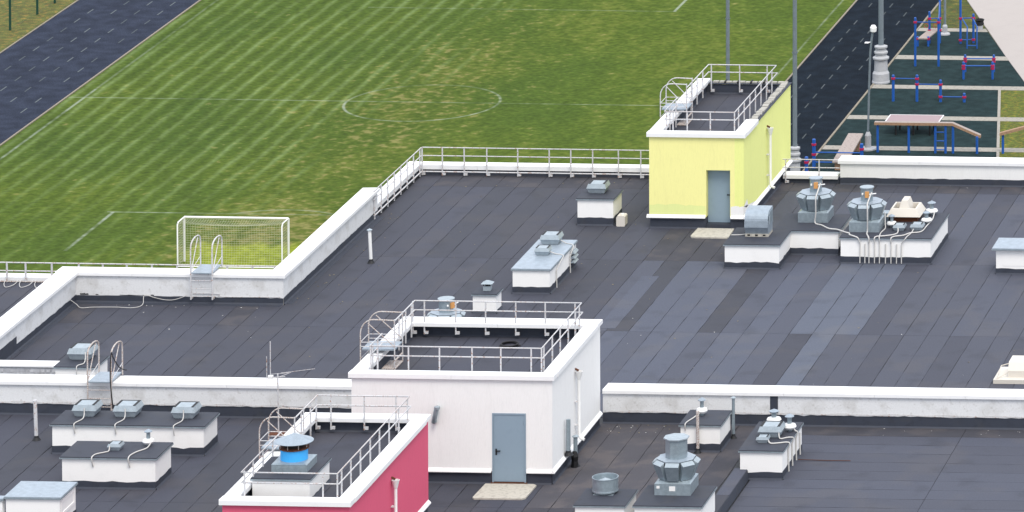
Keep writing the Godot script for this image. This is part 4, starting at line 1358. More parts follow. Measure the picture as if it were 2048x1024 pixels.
func supply_hood(at: Vector3):
	var t := thing("air_intake_hood", "rounded grey air intake hood on the stepped shaft", "air intake", at)
	var st := mb()
	bx(st, at.x - 0.42, at.x + 0.42, at.y, at.y + 0.1, at.z - 0.45, at.z + 0.32)
	put(st, "base_frame", M.concrete, t)
	for k in 3:
		st = mb()
		bx(st, at.x - 0.34 + 0.28 * k, at.x - 0.24 + 0.28 * k, at.y + 0.025, at.y + 0.085, at.z + 0.318, at.z + 0.324)
		put(st, "drain_slot", M.black, t)
	st = mb()
	# profile in (z, y): tapered lower part, upright body, rounded top
	var lower := [Vector2(-0.42, 0.1), Vector2(0.28, 0.1), Vector2(0.42, 0.36), Vector2(-0.48, 0.36)]
	extrude(st, lower, Vector3(at.x - 0.42, at.y, at.z), Vector3.BACK, Vector3.UP, Vector3(0.84, 0, 0))
	put(st, "lower_body", M.sheet, t)
	st = mb()
	extrude(st, [Vector2(-0.48, 0.36), Vector2(0.43, 0.36), Vector2(0.43, 0.58), Vector2(-0.48, 0.58)], Vector3(at.x - 0.43, at.y, at.z), Vector3.BACK, Vector3.UP, Vector3(0.86, 0, 0))
	put(st, "body", M.sheet, t)
	st = mb()
	var prof := [Vector2(-0.48, 0.58), Vector2(0.43, 0.58)]
	for k in 7:
		var a := PI / 2 * k / 6.0
		prof.append(Vector2(0.43 - 0.4 * (1 - cos(a)) , 0.6 + 0.34 * sin(a)))
	prof.append(Vector2(-0.44, 0.96)); prof.append(Vector2(-0.48, 0.9))
	extrude(st, prof, Vector3(at.x - 0.42, at.y, at.z), Vector3.BACK, Vector3.UP, Vector3(0.84, 0, 0))
	put(st, "rounded_top", M.sheet, t)
	st = mb()
	extrude(st, [Vector2(-0.4, 0.45), Vector2(0.25, 0.45), Vector2(0.25, 0.8), Vector2(0.05, 0.88), Vector2(-0.4, 0.88)], Vector3(at.x + 0.42, at.y, at.z), Vector3.BACK, Vector3.UP, Vector3(0.02, 0, 0))
	put(st, "side_panel", M.galv, t)
	st = mb()
	bx(st, at.x + 0.44, at.x + 0.47, at.y + 0.45, at.y + 0.75, at.z + 0.22, at.z + 0.3)
	put(st, "handle", M.hood, t)
	cable("power_cable", "pale cable trailing left from the rounded air intake", [at + Vector3(-0.4, 0.05, 0.1), at + Vector3(-0.6, 0.02, 0.15), at + Vector3(-0.95, 0.02, 0.2)], 0.018, M.cable)

func hopper(at: Vector3):
	var t := thing("cream_hopper", "cream hopper with open trough and tapered centre on the widest shaft", "vent", at)
	var st := mb()
	bx(st, at.x - 0.5, at.x + 0.5, at.y, at.y + 0.22, at.z - 0.5, at.z + 0.5)
	put(st, "base", M.rust_brown, t)
	st = mb()
	fru(st, at, 0.62, 0.62, at.y + 0.2, 0.47, 0.47, at.y + 0.48, false, true)
	put(st, "trough", M.beige, t)
	st = mb()
	# inner faces and rim of the trough
	for s in [[1, 0], [-1, 0], [0, 1], [0, -1]]:
		var o := Vector3(s[0], 0, s[1]); var u := Vector3(-s[1], 0, s[0])
		var a: Vector3 = at + o * 0.47 + Vector3(0, 0.48, 0); var b: Vector3 = at + o * 0.41 + Vector3(0, 0.48, 0)
		q(st, a - u * 0.47, a + u * 0.47, b + u * 0.41, b - u * 0.41, Vector3.UP)
		q(st, b - u * 0.41, b + u * 0.41, b + u * 0.41 - Vector3(0, 0.2, 0), b - u * 0.41 - Vector3(0, 0.2, 0), -o)
	put(st, "rim", M.beige, t)
	st = mb()
	bx(st, at.x - 0.41, at.x + 0.41, at.y + 0.24, at.y + 0.28, at.z - 0.41, at.z + 0.41)
	put(st, "trough_floor", M.black, t)
	st = mb()
	fru(st, at, 0.24, 0.46, at.y + 0.28, 0.11, 0.3, at.y + 0.74)
	put(st, "centre", M.beige, t)
	st = mb()
	bx(st, at.x - 0.85, at.x - 0.55, at.y, at.y + 0.3, at.z + 0.05, at.z + 0.5)
	put(st, "duct_box", M.galv, t)

func drum(at: Vector3):
	var t := thing("metal_drum_vent", "round open metal drum vent with inner cone at the bottom edge", "vent", at)
	var st := mb()
	lathe(st, at, [Vector2(0.3, 0), Vector2(0.34, 0.05), Vector2(0.4, 0.06), Vector2(0.4, 0.1), Vector2(0.395, 0.12), Vector2(0.395, 0.46), Vector2(0.405, 0.47), Vector2(0.405, 0.5), Vector2(0.385, 0.5), Vector2(0.38, 0.46), Vector2(0.38, 0.2)], 28)
	put(st, "drum", M.galv, t)
	st = mb()
	lathe(st, at, [Vector2(0.38, 0.3), Vector2(0.3, 0.34), Vector2(0.0, 0.47)], 24)
	put(st, "inner_cone", M.hood, t)
	for k in 4:
		st = mb()
		var a := TAU * k / 4 + 0.4
		var o := Vector3(cos(a), 0, sin(a))
		bar(st, at + o * 0.39 + Vector3(0, 0.3, 0), at + o * 0.39 + Vector3(0, 0.52, 0), 0.008, 5)
		put(st, "strut", M.galv, t)
	st = mb()
	bx(st, at.x - 0.31, at.x + 0.31, at.y, at.y + 0.02, at.z - 0.31, at.z + 0.31)
	put(st, "base_plate", M.galv, t)

func blue_vent(at: Vector3):
	var t := thing("blue_roof_vent", "blue round vent with conical metal hat on the pink house", "vent", at)
	var st := mb()
	bx(st, at.x - 0.53, at.x + 0.53, at.y, at.y + 0.24, at.z - 0.55, at.z + 0.55)
	put(st, "base", M.galv, t)
	st = mb()
	fru(st, at, 0.54, 0.56, at.y + 0.24, 0.44, 0.44, at.y + 0.27)
	put(st, "base_plate", M.galv, t)
	st = mb()
	lathe(st, at, [Vector2(0.405, 0.26), Vector2(0.405, 0.6)], 28)
	put(st, "drum", M.blue, t)
	st = mb()
	lathe(st, at, [Vector2(0.4, 0.59), Vector2(0.44, 0.6), Vector2(0.44, 0.64), Vector2(0.3, 0.65)], 28)
	put(st, "collar", M.rust_brown, t)
	st = mb()
	lathe(st, at, [Vector2(0.3, 0.62), Vector2(0.3, 0.93)], 20)
	put(st, "throat", M.black, t)
	for k in 8:
		st = mb()
		var a := TAU * k / 8 + 0.2
		var o := Vector3(cos(a), 0, sin(a))
		bar(st, at + o * 0.41 + Vector3(0, 0.63, 0), at + o * 0.41 + Vector3(0, 0.86, 0), 0.012, 5)
		put(st, "strut", M.rust, t)
	st = mb()
	lathe(st, at, [Vector2(0.4, 0.84), Vector2(0.57, 0.815), Vector2(0.575, 0.825), Vector2(0.0, 1.06)], 36)
	put(st, "hat", M.sheet, t)

# ------------------------------------------------------------------ small things on the roof
func roof_things():
	stile("grey stile over the cross parapet in front of the goal", -12.6, -11.84, -4.95, -6.1, 18.16, M.rail)
	stile("rusty stile over the front parapet with black cable", -11.83, -11.05, 8.62, 7.45, 18.22, M.rust)
	cable("power_cable", "black cable running down the rusty stile", [Vector3(-10.9, 18.3, 7.5), Vector3(-11.0, 18.5, 7.9), Vector3(-11.02, 19.0, 8.5), Vector3(-11.03, 19.2, 8.66), Vector3(-11.06, 18.6, 8.68), Vector3(-11.05, 18.1, 8.68), Vector3(-10.98, 17.4, 8.66), Vector3(-10.95, 17.1, 8.5)], 0.02, M.dark_cable)
	cable("power_cable", "white cable drooping along the cross parapet beside the stile", [Vector3(-16.71, 17.3, -4.4), Vector3(-16.5, 17.1, -4.5), Vector3(-16.3, 17.02, -4.35), Vector3(-15.9, 17.02, -4.45), Vector3(-15.1, 17.02, -4.5), Vector3(-14.5, 17.02, -4.45), Vector3(-14.25, 17.05, -4.75), Vector3(-14.3, 17.28, -5.14), Vector3(-13.95, 17.2, -5.14), Vector3(-13.55, 17.13, -5.12), Vector3(-13.2, 17.15, -5.12), Vector3(-12.8, 17.3, -5.12)], 0.012, M.cable)
	cable("power_cable", "thin cable along the foot of the cross parapet right of the stile", [Vector3(-12.6, 17.36, -5.17), Vector3(-11.7, 17.36, -5.17), Vector3(-11.6, 17.26, -5.17), Vector3(-10.5, 17.26, -5.17), Vector3(-9.5, 17.27, -5.17)], 0.012, M.rail)
	# cables sagging along the front parapet
	for run in [[-16.0, -1.6, "thin cables sagging along the front parapet left of the white house"], [5.3, 24.0, "thin cables sagging along the front parapet right of the white house"]]:
		var st := mb()
		for line in 2:
			var pts := []
			var x: float = run[0]
			while x < run[1]:
				var ph := fposmod(x + 0.6 * line, 1.7) / 1.7
				pts.append(Vector3(x, 17.43 + 0.025 * line - 0.045 * sin(ph * PI), 8.345))
				x += 0.2
			tube(st, pts, 0.008, 4)
		tag(put(st, "parapet_cable", M.rail), run[2], "cable", "cables on the roof")
	stub("leaning white pipe with cap on the back roof", Vector3(-7.85, 17.0, -10.81), Vector3(-7.9, 18.22, -10.81), 0.06, M.plastic, true, true)
	stub("rusty grey pipe at the far left by the front parapet", Vector3(-12.7, 17.0, 11.1), Vector3(-12.74, 18.32, 11.1), 0.06, M.rail, true, false)
	stub("dark grey vent pipe against the right wall of the white house", Vector3(5.2, 17.48, 13.4), Vector3(5.2, 18.64, 13.4), 0.07, M.galv, true, false)
	stub("short capped vent pipe before the right wall of the white house", Vector3(5.33, 17.0, 13.0), Vector3(5.33, 17.98, 13.0), 0.068, M.galv, true, true)
	# dark clump of wrapped felt at the pipe foot
	var st := mb()
	lathe(st, Vector3(5.33, 17.0, 13.1), [Vector2(0.12, 0), Vector2(0.1, 0.2), Vector2(0.12, 0.35), Vector2(0.07, 0.5), Vector2(0.0, 0.52)], 8, true)
	tag(put(st, "felt_wrap", M.black), "black felt wrap round the short vent pipe foot", "felt")
	# door slabs
	st = mb()
	prism(st, [Vector2(2.97, 15.12), Vector2(4.5, 15.1), Vector2(4.62, 15.2), Vector2(4.6, 16.5), Vector2(4.5, 16.62), Vector2(3.0, 16.64), Vector2(2.93, 16.55)], 17.0, 17.05)
	tag(put(st, "concrete_slab", M.concrete), "pale concrete slab before the white house door", "slab", "slabs before the doors")
	st = mb()
	prism(st, [Vector2(2.85, -16.12), Vector2(4.2, -16.1), Vector2(4.25, -14.9), Vector2(4.2, -14.8), Vector2(2.9, -14.85), Vector2(2.82, -15.0)], 17.0, 17.05)
	tag(put(st, "concrete_slab", M.concrete), "pale concrete slab before the yellow house door", "slab", "slabs before the doors")
	# plastic canister
	st = mb()
	var can := thing("plastic_canister", "cream plastic canister beside the lone white shaft", "canister", Vector3(-0.07, 17.0, -16.55))
	extrude(st, [Vector2(-0.15, 0.0), Vector2(-0.17, 0.03), Vector2(-0.17, 0.33), Vector2(-0.13, 0.4), Vector2(0.11, 0.4), Vector2(0.15, 0.36), Vector2(0.15, 0.03), Vector2(0.13, 0.0)], Vector3(-0.07, 17.0, -16.75), Vector3.RIGHT, Vector3.UP, Vector3(0, 0, 0.42))
	put(st, "body", M.beige, can)
	st = mb()
	bx(st, -0.12, 0.0, 17.4, 17.43, -16.65, -16.57)
	put(st, "lid", M.plastic, can)
	# wrapped low wall at far left
	var lw := thing("wrapped_wall", "low wall wrapped in grey film behind the front parapet", "wall", Vector3(-16, 17.0, 5.3))
	st = mb()
	bx(st, -16.6, -13.72, 17.0, 17.78, 5.0, 5.5)
	put(st, "core", M.film, lw)
	st = mb()
	for k in 46:
		var x := -16.6 + k * 0.0625
		for j in 5:
			var y := 17.1 + 0.125 * j
			var a := [5.505 + 0.03 * rng.randf(), 5.505 + 0.03 * rng.randf()]
			q(st, Vector3(x, y, a[0]), Vector3(x + 0.0625, y, a[0]), Vector3(x + 0.0625, y + 0.125, a[1]), Vector3(x, y + 0.125, a[1]), Vector3.BACK)
	put(st, "film", M.film, lw)
	st = mb()
	bx(st, -16.65, -13.7, 17.78, 17.83, 4.95, 5.56)
	put(st, "top_sheet", M.coping, lw)
	# cream hatch at right frame edge
	var hv := thing("roof_hatch", "cream roof hatch with open flap at the right frame edge", "hatch", Vector3(17.9, 17.0, 3.2))
	st = mb()
	bx(st, 17.1, 19.5, 17.0, 17.14, 1.6, 3.15)
	put(st, "kerb", M.beige, hv)
	st = mb()
	extrude(st, [Vector2(-0.5, 0.14), Vector2(0.55, 0.14), Vector2(0.55, 0.36), Vector2(0.35, 0.62), Vector2(-0.4, 0.62)], Vector3(17.55, 17.0, 2.3), Vector3.BACK, Vector3.UP, Vector3(1.95, 0, 0))
	put(st, "hatch_body", M.beige, hv)
	st = mb()
	tube(st, [Vector3(17.18, 17.15, 3.05), Vector3(17.22, 17.35, 2.2), Vector3(17.55, 17.4, 2.0)], 0.018, 5)
	tube(st, [Vector3(17.18, 17.15, 3.05), Vector3(17.55, 17.3, 2.8)], 0.018, 5)
	put(st, "flap_frame", M.beige, hv)
	antenna()
	# cables looped on the far left railing
	for k in 3:
		cable("power_cable", ["left of three pale cable loops under the far left railing", "middle of three pale cable loops under the far left railing", "right of three pale cable loops under the far left railing"][k], [Vector3(-20.0 + 0.55 * k, 17.1, -7.5), Vector3(-19.98 + 0.55 * k, 17.05, -7.2), Vector3(-19.8 + 0.55 * k, 17.02, -6.85), Vector3(-19.6 + 0.55 * k, 17.04, -7.1), Vector3(-19.56 + 0.55 * k, 17.1, -7.5)], 0.013, M.cable)
	# litter
	st = mb()
	for k in 150:
		var p := Vector3(rng.randf_range(-9, 18), 17.006, rng.randf_range(-23, 7))
		if k > 60: p = Vector3(rng.randf_range(-9.2, 4.5), 17.006, rng.randf_range(-22.8, -6))
		if k > 105: p = Vector3(rng.randf_range(5.3, 9.0), 17.006, 8.4 + absf(rng.randfn(0, 0.6)))
		if k > 125: p = Vector3(-9.2 + absf(rng.randfn(0, 0.5)), 17.006, rng.randf_range(-18, -5))
		bit(st, p, rng.randf_range(0.02, 0.05))
	var lt := put(st, "leaf_litter", M.leaf)
	lt.set_meta("kind", "stuff"); lt.set_meta("label", "small dry leaves scattered over the roof felt"); lt.set_meta("category", "leaves")
	st = mb()
	for k in 70:
		var p := Vector3(rng.randf_range(-16, 18), 17.006, rng.randf_range(-4.5, 7))
		if k > 25: p = Vector3(rng.randf_range(5.3, 8.5), 17.006, 8.45 + absf(rng.randfn(0, 0.5)))
		if k > 40: p = Vector3(rng.randf_range(-16, -9.5), 17.006, -4.9 + absf(rng.randfn(0, 0.4)))
		if k > 52: p = Vector3(rng.randf_range(11.5, 20), 17.006, 8.45 + absf(rng.randfn(0, 0.4)))
		if k > 62: p = Vector3(rng.randf_range(7, 18), 17.006, -23.1 + absf(rng.randfn(0, 0.4)))
		bit(st, p, rng.randf_range(0.015, 0.04))
	var sc := put(st, "scrap_litter", M.scrap)
	sc.set_meta("kind", "stuff"); sc.set_meta("label", "small white scraps scattered over the roof felt"); sc.set_meta("category", "litter")

func bit(st: SurfaceTool, p: Vector3, s: float):
	var a := rng.randf() * TAU
	var u := Vector3(cos(a), 0, sin(a)) * s; var v := Vector3(-sin(a), 0, cos(a)) * s * 0.6
	q(st, p - u, p - v + Vector3(0, s * 0.3, 0), p + u, p + v + Vector3(0, s * 0.2, 0), Vector3.UP)

func antenna():
	var t := thing("roof_antenna", "thin grey aerial mast with rods and cross arms behind the pink house", "antenna", Vector3(-5.12, 17.0, 10.0))
	var st := mb()
	bar(st, Vector3(-5.12, 17.0, 10.0), Vector3(-5.14, 18.98, 10.0), 0.024, 8)
	put(st, "mast", M.rail, t)
	st = mb()
	bx(st, -5.4, -4.85, 17.0, 17.02, 9.75, 10.25)
	put(st, "foot_plate", M.rust_brown, t)
	st = mb()
	bar(st, Vector3(-5.5, 18.84, 10.0), Vector3(-4.9, 18.9, 10.0), 0.014, 5)
	put(st, "boom", M.rail, t)
	st = mb()
	bar(st, Vector3(-5.38, 18.84, 10.0), Vector3(-5.38, 20.05, 10.0), 0.017, 6)
	put(st, "rod", M.rail, t)
	st = mb()
	bar(st, Vector3(-5.5, 18.6, 10.0), Vector3(-5.5, 19.55, 10.0), 0.012, 6)
	put(st, "rod", M.rail, t)
	st = mb()
	bx(st, -5.45, -5.3, 18.82, 18.92, 9.93, 10.07)
	put(st, "amplifier", M.plastic, t)
	for e in [[-0.35, -0.35, 0.3, 0.25], [-0.05, -0.5, 1.0, 0.75], [0.0, 0.0, 0.35, 0.3]]:
		st = mb()
		bar(st, Vector3(-5.14 + e[0], 18.86, 10.0 + e[1]), Vector3(-5.14 + e[2], 18.95, 10.0 - e[3]), 0.009, 5)
		put(st, "cross_arm", M.rail, t)

# ------------------------------------------------------------------ on the ground
func goal():
	var t := thing("football_goal", "white football goal with net behind the cross parapet", "goal", Vector3(-31.4, 0, -72.7))
	var xl := -33.86; var xr := -28.95; var zf := -72.7; var zb := -71.65; var h := 2.12
	var st := mb()
	for x in [xl, xr]:
		st = mb()
		bar(st, Vector3(x, 0.02, zf), Vector3(x, h, zf), 0.055, 8)
		put(st, "post", M.goal, t)
		st = mb()
		tube(st, [Vector3(x, h, zf), Vector3(x, h, zb - 0.12), Vector3(x, h - 0.1, zb), Vector3(x, 0.02, zb)], 0.035, 6)
		put(st, "rear_frame", M.goal, t)
	st = mb()
	bar(st, Vector3(xl, h, zf), Vector3(xr, h, zf), 0.055, 8)
	put(st, "crossbar", M.goal, t)
	st = mb()
	bar(st, Vector3(xl, 0.05, zb), Vector3(xr, 0.05, zb), 0.03, 6)
	put(st, "ground_bar", M.goal, t)
	# net: back, roof and two sides, with some slack
	st = mb()
	var n := 41
	for i in n + 1:
		var x := lerpf(xl, xr, float(i) / n)
		var pts := []
		for j in 22:
			var v := j / 21.0
			pts.append(net(x, v, xl, xr, zf, zb, h))
		tube(st, pts, 0.0045, 3)
	for j in 27:
		var pts := []
		for i in 18: pts.append(net(lerpf(xl, xr, i / 17.0), j / 26.0, xl, xr, zf, zb, h))
		tube(st, pts, 0.0045, 3)
	for x in [xl, xr]:
		for k in 9:
			bar(st, Vector3(x, 0.05, lerpf(zf, zb, k / 8.0)), Vector3(x, h, lerpf(zf, zb, k / 8.0)), 0.005, 3)
		for k in 16:
			bar(st, Vector3(x, h * k / 16.0, zf), Vector3(x, h * k / 16.0, zb), 0.005, 3)
	put(st, "net", M.net, t)

func net(x: float, v: float, xl: float, xr: float, zf: float, zb: float, h: float) -> Vector3:
	var s := sin(PI * (x - xl) / (xr - xl))
	if v < 0.3:
		var k := v / 0.3
		return Vector3(x, h - 0.13 * s * sin(PI * k) - 0.1 * s * k, lerpf(zf, zb, k))
	var k2 := (v - 0.3) / 0.7
	return Vector3(x, lerpf(h - 0.1 * s, 0.06, k2), zb - 0.12 * s * sin(PI * k2))

func lamp_posts():
	# slender park lamp
	var t := thing("street_lamp", "slender grey lamp post with white lantern on the exercise ground", "street lamp", Vector3(-6.04, 0, -95.58))
	var st := mb()
	lathe(st, Vector3(-6.04, 0, -95.58), [Vector2(0.4, 0), Vector2(0.4, 0.1), Vector2(0.16, 0.16), Vector2(0.16, 0.75), Vector2(0.08, 0.95)], 16)
	put(st, "base", M.pole_base, t)
	st = mb()
	tube(st, [Vector3(-6.04, 0.9, -95.58), Vector3(-5.98, 3.5, -95.58), Vector3(-5.93, 5.0, -95.58), Vector3(-5.86, 5.7, -95.58), Vector3(-5.8, 6.1, -95.58)], 0.055, 8)
	put(st, "pole", M.pole, t)
	st = mb()
	lathe(st, Vector3(-5.77, 0, -95.58), [Vector2(0.06, 6.05), Vector2(0.15, 6.1), Vector2(0.17, 6.3), Vector2(0.1, 6.42), Vector2(0, 6.44)], 14)
	put(st, "lantern", M.lamp_white, t)
	st = mb()
	bar(st, Vector3(-6.12, 5.52, -95.58), Vector3(-5.86, 5.55, -95.58), 0.03, 6)
	bx(st, -6.2, -6.0, 5.5, 5.54, -95.68, -95.48)
	put(st, "side_arm", M.lamp_white, t)
	# tall masts
	mast("tall grey floodlight mast with ribbed base between track and exercise ground", Vector3(-8.1, 0, -109.94), 0.14, 0.36, 14.0)
	mast("tall grey floodlight mast beside the yellow stair house", Vector3(-8.22, 0, -88.0), 0.115, 0.27, 14.0)
	mast("slim grey mast on the exercise ground by the far grass", Vector3(-6.71, 0, -121.29), 0.07, 0.0, 9.0)
	mast("grey mast rising behind the yellow stair house roof", Vector3(-13.1, 0, -95.2), 0.1, 0.28, 14.0)

func mast(label: String, at: Vector3, r: float, rb: float, h: float):
	var t := thing("floodlight_mast", label, "mast", at, "tall masts by the pitch")
	var st := mb()
	if rb > 0:
		var k := rb
		lathe(st, at, [Vector2(k * 1.32, 0), Vector2(k * 1.32, 0.1), Vector2(k * 1.25, 0.16), Vector2(k * 1.22, 0.55), Vector2(k * 1.12, 0.6), Vector2(k, 0.68), Vector2(k * 0.95, 1.25), Vector2(k * 1.2, 1.32), Vector2(k * 1.2, 1.4), Vector2(k * 0.85, 1.48), Vector2(k * 0.82, 1.56), Vector2(k, 1.62), Vector2(k, 1.7), Vector2(k * 0.78, 1.76), Vector2(k * 0.78, 1.86), Vector2(k * 0.95, 1.92), Vector2(k * 0.95, 2.0), Vector2(r, 2.06)], 20)
	else:
		lathe(st, at, [Vector2(0.3, 0), Vector2(0.28, 0.1), Vector2(0.14, 0.16), Vector2(0.14, 0.5), Vector2(r, 0.6)], 16)
	put(st, "base", M.pole_base, t)
	st = mb()
	var y0 := 2.0 if rb > 0 else 0.55
	lathe(st, at, [Vector2(r, y0), Vector2(r * 0.85, h)], 14)
	put(st, "pole", M.pole, t)
	st = mb()
	lathe(st, at, [Vector2(r * 1.25, h * 0.48), Vector2(r * 1.25, h * 0.48 + 0.06)], 14)
	put(st, "collar", M.pole, t)

func blue_post(t: Node3D, at: Vector3, top: float, r := 0.065):
	var st := mb()
	lathe(st, at, [Vector2(r, 0), Vector2(r, top - 0.03), Vector2(r * 0.7, top), Vector2(0, top + 0.01)], 10)
	put(st, "post", M.play_blue, t)

func clamp_at(t: Node3D, at: Vector3, r := 0.1):
	var st := mb()
	lathe(st, at, [Vector2(0.07, -0.06), Vector2(r, -0.05), Vector2(r, 0.05), Vector2(0.07, 0.06)], 10)
	put(st, "clamp", M.play_red, t)

func blue_bar(t: Node3D, a: Vector3, b: Vector3, r := 0.028):
	var st := mb()
	bar(st, a, b, r, 6)
	put(st, "bar", M.play_blue, t)

func playground():
	# pull-up frame with sit-up board
	var g := "blue exercise equipment"
	var t := thing("pull_up_frame", "blue pull up frame with sloping sit up board and red clamps", "exercise frame", Vector3(-6.7, 0, -116), g)
	var A := Vector3(-6.97, 0.03, -113.75); var B := Vector3(-5.72, 0.03, -113.8); var C := Vector3(-7.17, 0.03, -119.1); var D := Vector3(-6.62, 0.03, -119.2)
	for p in [[A, 2.66], [B, 2.64], [C, 1.78], [D, 3.6]]: blue_post(t, p[0], p[1])
	for e in [[A, B, 2.4], [C, D, 1.38]]:
		blue_bar(t, e[0] + Vector3(0, e[2], 0), e[1] + Vector3(0, e[2], 0))
		clamp_at(t, e[0] + Vector3(0, e[2], 0)); clamp_at(t, e[1] + Vector3(0, e[2], 0))
	blue_bar(t, B + Vector3(0, 2.35, 0), D + Vector3(0, 2.35, 0))
	clamp_at(t, D + Vector3(0, 0.72, 0)); clamp_at(t, C + Vector3(0, 0.72, 0))
	var st := mb()
	var u := Vector3(0.27, 0, 0)
	var lo := Vector3(-7.4, 0.5, -118.3); var hi := Vector3(-6.92, 0.82, -119.2)
	q(st, lo - u, lo + u, hi + u, hi - u, Vector3.UP)
	q(st, lo - u - Vector3(0, 0.06, 0), lo + u - Vector3(0, 0.06, 0), hi + u - Vector3(0, 0.06, 0), hi - u - Vector3(0, 0.06, 0), Vector3.DOWN)
	q(st, lo + u, hi + u, hi + u - Vector3(0, 0.06, 0), lo + u - Vector3(0, 0.06, 0), Vector3.RIGHT)
	q(st, lo - u, lo + u, lo + u - Vector3(0, 0.06, 0), lo - u - Vector3(0, 0.06, 0), Vector3.BACK)
	put(st, "board", M.wood, t)
	for x in [-7.69, -7.11]:
		blue_post(t, Vector3(x, 0.03, -118.4), 0.55)
		clamp_at(t, Vector3(x, 0.45, -118.4))
	for x in [-7.3, -6.8]:
		st = mb()
		var pts := []
		for k in 12: pts.append(Vector3(x + 0.12 * cos(TAU * k / 12), 1.05 + 0.12 * sin(TAU * k / 12), -118.9))
		tube(st, pts, 0.012, 5, true)
		put(st, "ring", M.play_red, t)
	for x in [-7.3, -6.8]:
		st = mb()
		bar(st, Vector3(x, 1.15, -118.9), Vector3(x + 0.05, 1.4, -119.1), 0.006, 4)
		put(st, "ring_strap", M.play_red, t)
	# dip station beside the bin
	t = thing("dip_station", "blue dip station with bent handrails near the litter bin", "exercise frame", Vector3(-4.9, 0, -118.7), g)
	blue_post(t, Vector3(-5.48, 0.03, -119.19), 3.6); blue_post(t, Vector3(-4.8, 0.03, -119.36), 1.62)
	for y in [1.42, 0.22]:
		blue_bar(t, Vector3(-5.48, y, -119.19), Vector3(-4.8, y, -119.36))
		clamp_at(t, Vector3(-5.48, y, -119.19)); clamp_at(t, Vector3(-4.8, y, -119.36))
	for e in [[-5.4, -4.91], [-4.8, -4.37]]:
		st = mb()
		tube(st, [Vector3(e[0], 1.42, -119.2), Vector3(e[1], 1.2, -118.1), Vector3(e[1], 1.0, -118.0), Vector3(e[1], 0.03, -118.0)], 0.035, 6)
		put(st, "handrail", M.play_blue, t)
	blue_bar(t, Vector3(-4.91, 0.2, -118.0), Vector3(-4.37, 0.2, -118.0))
	# parallel bars
	t = thing("parallel_bars", "blue parallel bars on four posts near the pavement", "exercise frame", Vector3(-3.2, 0, -111.8), g)
	for p in [Vector3(-4.07, 0.03, -112.6), Vector3(-2.54, 0.03, -112.67), Vector3(-3.87, 0.03, -110.94), Vector3(-2.33, 0.03, -111.04)]:
		blue_post(t, p, 0.94)
		clamp_at(t, p + Vector3(0, 0.72, 0)); clamp_at(t, p + Vector3(0, 0.58, 0))
	blue_bar(t, Vector3(-4.07, 0.75, -112.6), Vector3(-2.54, 0.75, -112.67), 0.035)
	blue_bar(t, Vector3(-3.87, 0.75, -110.94), Vector3(-2.33, 0.75, -111.04), 0.035)
	# stepped bars
	t = thing("stepped_bars", "blue row of three bars stepping down on four posts", "exercise frame", Vector3(-4.8, 0, -105.85), g)
	var P := [[-6.68, 1.4], [-5.43, 1.42], [-4.19, 1.17], [-2.94, 0.48]]
	for p in P: blue_post(t, Vector3(p[0], 0.03, -105.85), p[1], 0.075)
	for e in [[0, 1, 1.24], [1, 2, 0.95], [2, 3, 0.3]]:
		blue_bar(t, Vector3(P[e[0]][0], e[2], -105.85), Vector3(P[e[1]][0], e[2], -105.85))
		clamp_at(t, Vector3(P[e[0]][0], e[2], -105.85), 0.11); clamp_at(t, Vector3(P[e[1]][0], e[2], -105.85), 0.11)
	# table tennis table
	t = thing("tennis_table", "pinkish table tennis table behind the wooden beam", "table", Vector3(-4.35, 0, -99.2))
	st = mb()
	bx(st, -5.74, -2.95, 0.72, 0.76, -100.0, -98.45)
	put(st, "table_top", M.table_top, t)
	st = mb()
	bx(st, -5.74, -2.95, 0.762, 0.766, -100.0, -99.95); bx(st, -5.74, -2.95, 0.762, 0.766, -98.5, -98.45)
	bx(st, -5.74, -5.69, 0.762, 0.766, -99.95, -98.5); bx(st, -3.0, -2.95, 0.762, 0.766, -99.95, -98.5)
	put(st, "edge_line", M.coping, t)
	for x in [-5.2, -4.3, -3.45]:
		for z in [-99.8, -98.65]:
			st = mb()
			bx(st, x - 0.04, x + 0.04, 0.03, 0.72, z - 0.04, z + 0.04)
			put(st, "leg", M.black, t)
	# balance beam
	t = thing("balance_beam", "raised wooden beam walk with blue posts and sloping end", "balance beam", Vector3(-3.5, 0, -94.9), g)
	var by := 1.6; var bz := -95.05
	for e in [[Vector3(-5.6, by, bz), Vector3(-3.55, by, bz)], [Vector3(-3.55, by, bz), Vector3(-1.65, by, bz - 0.05)], [Vector3(-1.65, by, bz - 0.05), Vector3(-0.25, 0.95, bz - 0.2)]]:
		st = mb()
		var a: Vector3 = e[0]; var b: Vector3 = e[1]
		var hz := Vector3(0, 0, 0.15); var th := Vector3(0, 0.14, 0)
		q(st, a - hz, b - hz, b + hz, a + hz, Vector3.UP)
		put(st, "plank", M.wood, t)
		st = mb()
		q(st, a + hz, b + hz, b + hz - th, a + hz - th, Vector3.BACK)
		q(st, a - hz, b - hz, b - hz - th, a - hz - th, Vector3.FORWARD)
		q(st, a - hz - th, b - hz - th, b + hz - th, a + hz - th, Vector3.DOWN)
		q(st, b - hz, b + hz, b + hz - th, b - hz - th, Vector3.RIGHT)
		q(st, a - hz, a + hz, a + hz - th, a - hz - th, Vector3.LEFT)
		put(st, "beam", M.wood_side, t)
	for p in [[-5.45, 1.47], [-3.87, 1.47], [-2.52, 1.47], [-2.0, 1.47], [-1.62, 1.47], [-0.4, 0.88]]:
		blue_post(t, Vector3(p[0], 0.03, bz), p[1])
	for y in [1.1, 0.65, 0.2]: blue_bar(t, Vector3(-2.52, y, bz), Vector3(-2.0, y, bz), 0.03)
	t = thing("balance_beam", "sloping wooden beam cut by the right frame edge", "balance beam", Vector3(2.2, 0, -95), g)
	st = mb()
